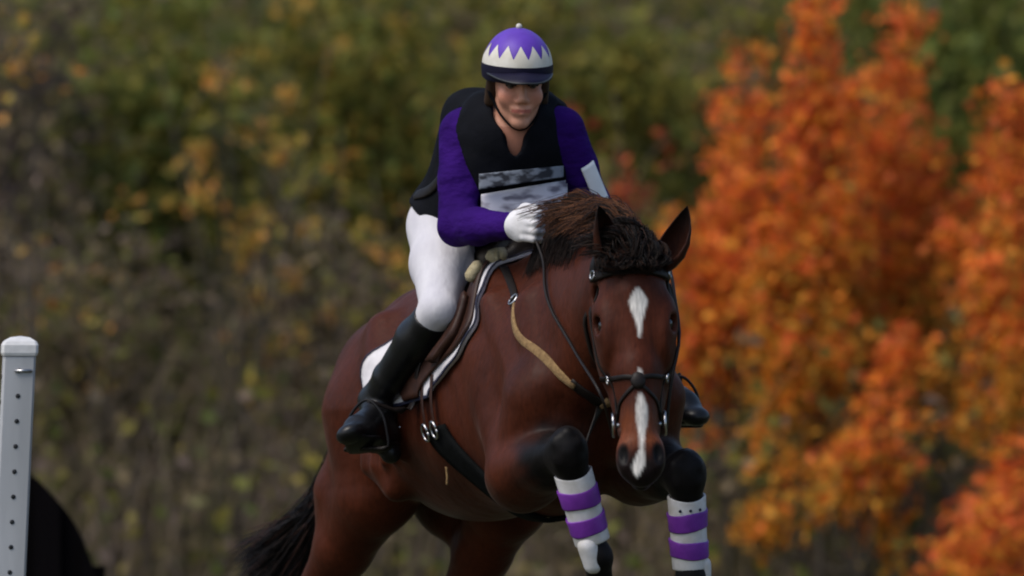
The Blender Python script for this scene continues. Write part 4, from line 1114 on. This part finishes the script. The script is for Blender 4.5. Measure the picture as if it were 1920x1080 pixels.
def build_rider():
    bd = Blob()
    torso(bd); 
    for s in 'RL': arm(bd, s); leg(bd, s); foot(bd, s)
    hand(bd, J['wrR'], J['elR'], 1, -0.002); hand(bd, J['wrL'], J['elL'], -1, -0.002)
    bd.cone(Nb-SP*0.03, K(0, -0.06, -0.025), 0.058, 0.050, 0.03)
    def k(c, r, kk=0.012, op=1): bd.ell(K(*c), r, KX, kk, op)
    k((0, 0.035, -0.02), (0.074, 0.090, 0.094), 0.02)
    k((0, -0.018, 0.022), (0.058, 0.086, 0.068), 0.02)
    for s in (-1, 1):
        bd.cone(K(s*0.041, -0.046, 0.004), K(s*0.010, -0.092, 0.056), 0.019, 0.016, 0.018)
        k((s*0.036, -0.022, 0.062), (0.024, 0.024, 0.021), 0.025)
        bd.cone(K(s*0.012, 0.031, 0.086), K(s*0.046, 0.030, 0.068), 0.007, 0.006, 0.014)
        k((s*0.0125, -0.032, 0.096), (0.0075, 0.007, 0.009), 0.006)
        k((s*0.076, -0.005, -0.005), (0.010, 0.030, 0.018), 0.006)
    k((0, -0.094, 0.068), (0.018, 0.015, 0.015), 0.018)
    bd.cone(K(0, 0.022, 0.084), K(0, -0.024, 0.106), 0.0070, 0.0105, 0.012)
    for s in (-1, 1): k((s*0.030, 0.012, 0.094), (0.0205, 0.0140, 0.021), 0.010, -1)
    k((0, -0.060, 0.078), (0.028, 0.018, 0.014), 0.012)
    bd.chain([K(-0.029, -0.050, 0.080), K(-0.010, -0.0555, 0.0925), K(0.010, -0.0555, 0.0925), K(0.029, -0.050, 0.080)], [0.0035, 0.0045, 0.0045, 0.0028], 0.004)
    bd.chain([K(-0.022, -0.061, 0.083), K(0, -0.067, 0.0915), K(0.022, -0.061, 0.083)], [0.0030, 0.0055, 0.0030], 0.004)
    bd.chain([K(-0.030, -0.0515, 0.090), K(0, -0.0605, 0.101), K(0.030, -0.0515, 0.090)], [0.0022, 0.0028, 0.0022], 0.003, op=-1)
    V, Fc = bd.mesh(0.0042)
    q = V-HC; a = q@ha; b_ = q@hbv; c = q@hc
    col = np.tile(V3(0.52, 0.25, 0.165), (len(V), 1))
    lip = (c > 0.06)*(np.abs(a) < 0.028)*smooth01(0.0075-np.abs(b_+0.060), 0, 0.004)*0.7
    chk = np.exp(-((np.abs(a)-0.042)**2+(b_+0.02)**2)/0.0006)*(c > 0.03)
    brow = (c > 0.05)*(np.abs(a) > 0.010)*(np.abs(a) < 0.050)*smooth01(0.006-np.abs(b_-0.031+0.08*np.maximum(np.abs(a)-0.03, 0)), 0, 0.003)
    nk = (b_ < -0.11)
    col = col*(1-0.35*chk[:, None]*V3(0.1, 0.6, 0.6))
    col = col*(1-lip[:, None])+V3(0.36, 0.075, 0.065)*lip[:, None]
    col = col*(1-brow[:, None])+V3(0.035, 0.018, 0.012)*brow[:, None]
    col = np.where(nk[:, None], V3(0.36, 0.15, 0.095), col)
    body = mesh_np('body', V, Fc, M['skin'], rider, cols=col)
    mw = cloth('shaded_eye_white', (0.16, 0.13, 0.12), rough=0.2, bump=0.0)  # eye white darkened: the shade under the peak is put into its colour
    for s in (-1, 1):
        e_ = uv_sphere('eye', K(s*0.0305, 0.010, 0.0720), 0.0115, mw, rider)
        uv_sphere('iris', K(s*0.0305+0.001, 0.0095, 0.0810), (0.0066, 0.0066, 0.0034), M['eye'], e_, KX, 12, 8)
        tube('shaded_lid', [K(s*0.0305+x, 0.0165-3.2*x*x*10, 0.0835-abs(x)*0.25) for x in np.linspace(-0.014, 0.014, 7)], 0.0042, M['eye'], rider, 6)  # lid and lashes, thick and near-black to paint in the eye's shade
    return body
RBODY = build_rider()

# shirt sleeves, one garment
sh = Blob(); arm(sh, 'R', 0.009); arm(sh, 'L', 0.009); torso(sh, 0.004, False)
sh.cone(P(966, 215, -0.08), P(965, 300, -0.04), 0.095, 0.030, 0.012, op=-1)
for s in 'RL':  # soft folds at the elbow
    el = J['el'+s]; d1 = unit(J['sh'+s]-el); d2 = unit(J['wr'+s]-el)
    for t in (0.05, 0.095): sh.cone(el+d1*t-d2*0.02, el+d1*t+d2*0.035, 0.040, 0.030, 0.02)
    sh.cone(J['wr'+s]-d2*-0.012, J['wr'+s]+d2*0.004, 0.034, 0.036, 0.01)
v, f = sh.mesh(0.005); SHIRT = mesh_np('shirt', v, f, M['purple_sleeve'], rider); SHB = bvh_of(SHIRT)

# protective vest
ve = Blob(); torso(ve, 0.020, True)
for s, px in ((-1, 893), (1, 1032)):
    ve.cone(P(px-s*12, 205, 0.07), Ch+SX*0.10*s+SP*0.04+SF*0.05, 0.046, 0.055, 0.03)
    ve.cone(P(px, 212, 0.13), P(px-s*14, 192, 0.12), 0.050, 0.036, 0.03)
ve.cone(P(884, 206, 0.20), P(1020, 204, 0.20), 0.058, 0.046, 0.04)
ve.cone(P(862, 200, 0.22), P(900, 190, 0.20), 0.030, 0.028, 0.03)
ve.ell(Pe-SP*0.01, (0.185, 0.10, 0.145), TX, 0.05)
# open V at the throat
ve.cone(P(966, 205, -0.10), P(965, 292, -0.02), 0.050, 0.012, 0.012, op=-1)
ve.cone(P(966, 215, -0.02), P(966, 170, 0.05), 0.060, 0.075, 0.015, op=-1)
for s in 'RL': ve.cone(J['sh'+s]+(0 if s == 'R' else 0), J['sh'+s]*0.5+J['el'+s]*0.5, 0.068, 0.060, 0.012, op=-1)
ve.cone(P(876, 235, 0.20), P(850, 380, 0.36), 0.074, 0.090, 0.05)
for s in 'R': ve.cone(J['sh'+s], J['el'+s], 0.064, 0.050, 0.012, op=-1)
cutp = [(P(815, 428, 0.33), V3(-0.70, 0.10, -0.70))]
v, f = ve.mesh(0.0055, cut=cutp); VEST = mesh_np('vest', v, f, M['vest'], rider); VEB = bvh_of(VEST)
# zip and buckle straps on the vest
strap('vest_strap', VEB, [P(840, 330, 0.15), P(800, 360, 0.25), P(786, 380, 0.35)], 0.03, 0.005, M['tack'], rider, 14, 0.002)

def vest_panel(name, px0, px1, py0f, py1f, off, thick, mat, nx=22, ny=10):
    G = np.zeros((nx, ny, 3)); N = np.zeros((nx, ny, 3))
    for i, px in enumerate(np.linspace(px0, px1, nx)):
        for j in range(ny):
            py = py0f(px)+(py1f(px)-py0f(px))*j/(ny-1); o = P(px, py, -0.6)
            hit, nn, _, _ = VEB.ray_cast(Vector(o), Vector((0, 1, 0)))
            G[i, j] = np.array(hit) if hit else P(px, py, 0.06); N[i, j] = V3(0, -1, 0.1)
    hitY = G[:, :, 1].copy(); Y = hitY.copy()
    for _ in range(60):
        Y[1:-1, :] = 0.4*Y[1:-1, :]+0.3*(Y[:-2, :]+Y[2:, :]); Y[:, 1:-1] = 0.4*Y[:, 1:-1]+0.3*(Y[:, :-2]+Y[:, 2:]); Y = np.minimum(Y, hitY)
    G[:, :, 1] = np.minimum.accumulate(Y, axis=1)
    G += N*off
    return shell(name, G, thick, N, mat, rider)
def print_mat(name, base, ink, scale, stretch, lo_, hi_):
    m, n, l, b = new_mat(name)
    tc = n.new('ShaderNodeTexCoord'); mp = n.new('ShaderNodeMapping'); mp.inputs['Scale'].default_value = stretch
    l.new(tc.outputs['Object'], mp.inputs['Vector'])
    nz = n.new('ShaderNodeTexNoise'); nz.inputs['Scale'].default_value = scale; nz.inputs['Detail'].default_value = 2
    l.new(mp.outputs['Vector'], nz.inputs['Vector'])
    rp = n.new('ShaderNodeValToRGB'); rp.color_ramp.elements[0].position = lo_; rp.color_ramp.elements[1].position = hi_
    rp.color_ramp.elements[0].color = (*base, 1); rp.color_ramp.elements[1].color = (*ink, 1)
    l.new(nz.outputs['Fac'], rp.inputs['Fac']); l.new(rp.outputs['Color'], b.inputs['Base Color']); b.inputs['Roughness'].default_value = 0.8
    return m
M['bib_white'] = print_mat('bib_white_print', (0.50, 0.49, 0.56), (0.14, 0.13, 0.17), 15, (1, 1, 2.2), 0.46, 0.62)
M['bib_text'] = print_mat('bib_text_print', (0.16, 0.18, 0.22), (0.010, 0.012, 0.02), 26, (1, 1, 1.8), 0.44, 0.60)
slope = lambda px: -(px-980)*0.17
vest_panel('number_bib', 900, 1064, lambda x: 346+slope(x), lambda x: 400+slope(x)*0.8, 0.006, 0.003, M['bib_white'])
vest_panel('bib_lettering', 896, 1060, lambda x: 312+slope(x)*0.6, lambda x: 338+slope(x)*0.9, 0.006, 0.003, M['bib_text'])

# white arm band holder on the left sleeve
def sleeve_panel():
    a, b_ = P(1093, 306, 0), P(1114, 372, 0); nx, ny = 9, 12
    G = np.zeros((nx, ny, 3)); N = np.zeros((nx, ny, 3)); el, shd = J['elL'], J['shL']
    axd = unit(el-shd); L = np.linalg.norm(el-shd)
    for j, t in enumerate(np.linspace(0.42, 0.95, ny)):
        c = shd+axd*L*t
        for i, an in enumerate(np.linspace(0.15, 0.95, nx)):
            d = unit(V3(math.sin(an), -math.cos(an), 0)); d = unit(d-axd*(d@axd))
            G[i, j] = c+d*0.0645; N[i, j] = d
    shell('arm_band_card', G, 0.004, N, cloth('white_card', (0.78, 0.78, 0.80), (0.72, 0.72, 0.74), rough=0.5), rider)
sleeve_panel()

# breeches
bc = Blob(); leg(bc, 'R', 0.006, lo=False); leg(bc, 'L', 0.006, lo=False); bc.ell(Pe, (0.170, 0.132, 0.130), TX, 0.05)
for s in 'RL':
    kn, an = J['kn'+s], J['an'+s]; bc.cone(kn, kn*0.8+an*0.2, 0.050, 0.051, 0.02)
v, f = bc.mesh(0.0055); mesh_np('breeches', v, f, M['breeches'], rider)
# tall boots
for s in 'RL':
    bo = Blob(); kn, an = J['kn'+s], J['an'+s]
    bt = Blob(); leg(bt, s, 0.009, hi=False); foot(bt, s, 0.007)
    d = unit(an-kn); 
    bt.ell(kn*0.25+an*0.75, (0.049, 0.049, 0.03), (unit(np.cross(d, V3(0, 1, 0))), unit(np.cross(d, np.cross(d, V3(0, 1, 0)))), d), 0.02)
    v, f = bt.mesh(0.005, cut=[(kn+d*0.03, -d+V3(-0.15, 0, 0))])
    bobj = mesh_np('boot', v, f, M['boot'], rider)
    hl, toe = FT[s]; ball = hl*0.32+toe*0.68; fd = unit(toe-hl); dn = unit(unit(hl-an)-fd*(unit(hl-an)@fd))
    sd_ = np.cross(fd, dn)
    # sole
    so = Blob(); so.cone(ball+dn*0.040, toe+dn*0.028, 0.040, 0.032, 0.02, dn, 5.0); so.cone(hl+dn*0.038, ball+dn*0.040, 0.034, 0.040, 0.02, dn, 5.0); so.cone(hl+dn*0.040, hl+dn*0.052, 0.030, 0.030, 0.01)
    v, f = so.mesh(0.005); mesh_np('sole', v, f, M['boot'], bobj)
    tube('spur', [hl-fd*0.045-dn*0.015+sd_*0.04, hl-fd*0.052-dn*0.015, hl-fd*0.045-dn*0.015-sd_*0.04], 0.005, M['steel'], bobj, 6, 10)
    # stirrup on its leather: belongs to the saddle
    st = ball+dn*0.052
    up = unit(V3(0, 0, 1)); sd2 = unit(np.cross(fd, V3(0, 0, 1)))
    q = [st+sd2*0.062, st+sd2*0.062+V3(0, 0, 0.05), st+sd2*0.045+V3(0, 0, 0.10), st+V3(0, 0, 0.135), st-sd2*0.045+V3(0, 0, 0.10), st-sd2*0.062+V3(0, 0, 0.05), st-sd2*0.062, st, st+sd2*0.062]
    stirrup = tube('stirrup', q, 0.0042, M['stirrup'], sad, 8, 40)
    tread = Blob(); tread.cone(st-sd2*0.055, st+sd2*0.055, 0.018, 0.018, 0.01, dn, 2.4)
    v, f = tread.mesh(0.005); mesh_np('tread', v, f, M['tack'], stirrup)
    ys = -1 if s == 'R' else 1
    topp = B(-0.14, ys*0.22, -0.12); end = st+V3(0, 0, 0.135)
    loc1, n1_ = cast(-0.20, ys*1.15, -0.40, 0.032); loc2, n2_ = cast(-0.26, ys*1.6, -0.40, 0.025); topp = cast(-0.16, ys*0.6, -0.40, 0.03)[0]
    ribbon('stirrup_leather', resample([topp, loc1, loc2, end], 16), 0.026, 0.004, np.tile(L_*ys, (16, 1)), M['tack'], sad)

# gloves
for s, sg in (('R', 1), ('L', -1)):
    gl = Blob(); hand(gl, J['wr'+s], J['el'+s], sg, 0.0025)
    d = unit(J['wr'+s]-J['el'+s]); gl.cone(J['wr'+s]-d*0.035, J['wr'+s], 0.036, 0.031, 0.012)
    v, f = gl.mesh(0.0035); mesh_np('glove', v, f, M['glove'], rider)

# ------------------------------------------------------------------ helmet with silk
def helmet():
    c0 = K(0, 0.048, -0.010); rx, ry, rz = 0.094, 0.108, 0.120     # half width, height, half depth
    def dome(name, t0, t1f, off, mat, parent, seg=84, rows=16, close=True):
        vs, fs = [], []
        for i in range(rows+1):
            for j in range(seg):
                a = 2*math.pi*j/seg; t1 = t1f(a) if callable(t1f) else t1f
                t = t0+(t1-t0)*i/rows
                vs.append(c0+ha*(rx+off)*math.cos(t)*math.cos(a)+hc*(rz+off)*math.cos(t)*math.sin(a)+hbv*(ry+off)*math.sin(t))
        for i in range(rows):
            for j in range(seg): fs.append([i*seg+j, i*seg+(j+1) % seg, (i+1)*seg+(j+1) % seg, (i+1)*seg+j])
        return mesh_np(name, vs, fs, mat, parent)
    shellm = dome('helmet', -0.30, 1.53, 0.0, M['navy'], rider)
    dome('silk_crown', 0.16, 1.545, 0.002, M['purple_silk'], shellm)
    nt = 14
    def zig(a):
        u = (a-math.pi/2)/(2*math.pi)*nt+0.30; return 0.31+0.38*(1-abs(2*(u-math.floor(u))-1))
    dome('silk_zigzag', 0.09, zig, 0.0036, M['white_silk'], shellm, seg=nt*16, rows=6)
    dome('silk_band', -0.24, 0.125, 0.0050, M['navy'], shellm, rows=4)
    uv_sphere('button', c0+hbv*(ry+0.006)+ha*0.002, 0.0085, M['white_silk'], shellm)
    # peak
    nx, ny = 21, 6; G = np.zeros((nx, ny, 3)); N = np.zeros((nx, ny, 3))
    for i, a in enumerate(np.linspace(math.pi*0.10, math.pi*0.90, nx)):
        for j in range(ny):
            e_ = 0.062*math.sin((a-math.pi*0.10)/0.8)**0.7 if 0 < (a-math.pi*0.10)/0.8 < math.pi else 0
            r_ = j/(ny-1)*e_
            G[i, j] = c0+ha*(rx+0.003)*math.cos(a)*0.98+hc*((rz+0.003)*math.sin(a)*0.98+r_)+hbv*(-0.002-0.06*r_-0.22*r_*r_/0.05-0.010*abs(math.cos(a)))
            N[i, j] = hbv
    shell('peak', G, 0.005, N, M['navy'], shellm)
    pk = G[:, -1, :]; tube('peak_trim', pk+hbv*0.002, 0.0032, cloth('grey_trim', (0.03, 0.032, 0.035), rough=0.4), shellm, 6)
    # harness and chin strap
    RBV = bvh_of(RBODY)
    for s in (-1, 1):
        strap('harness', RBV, [K(s*0.080, 0.02, 0.0), K(s*0.075, -0.03, 0.010), K(s*0.066, -0.062, 0.022), K(s*0.030, -0.103, 0.052), K(0, -0.112, 0.060)], 0.010, 0.003, M['vest'], rider, 20, 0.002)
    return shellm
helmet()
# hair tucked under the helmet
hb2 = Blob()
for s in (-1, 1):
    hb2.cone(K(s*0.072, 0.03, 0.015), K(s*0.072, -0.045, -0.015), 0.016, 0.018, 0.02)
hb2.ell(K(0, -0.035, -0.075), (0.062, 0.06, 0.045), KX, 0.03)
v, f = hb2.mesh(0.005); mesh_np('hair', v, f, cloth('brown_hair', (0.035, 0.018, 0.010), (0.02, 0.010, 0.006), rough=0.5, scale=80, stretch=(1, 1, 0.2)), rider)
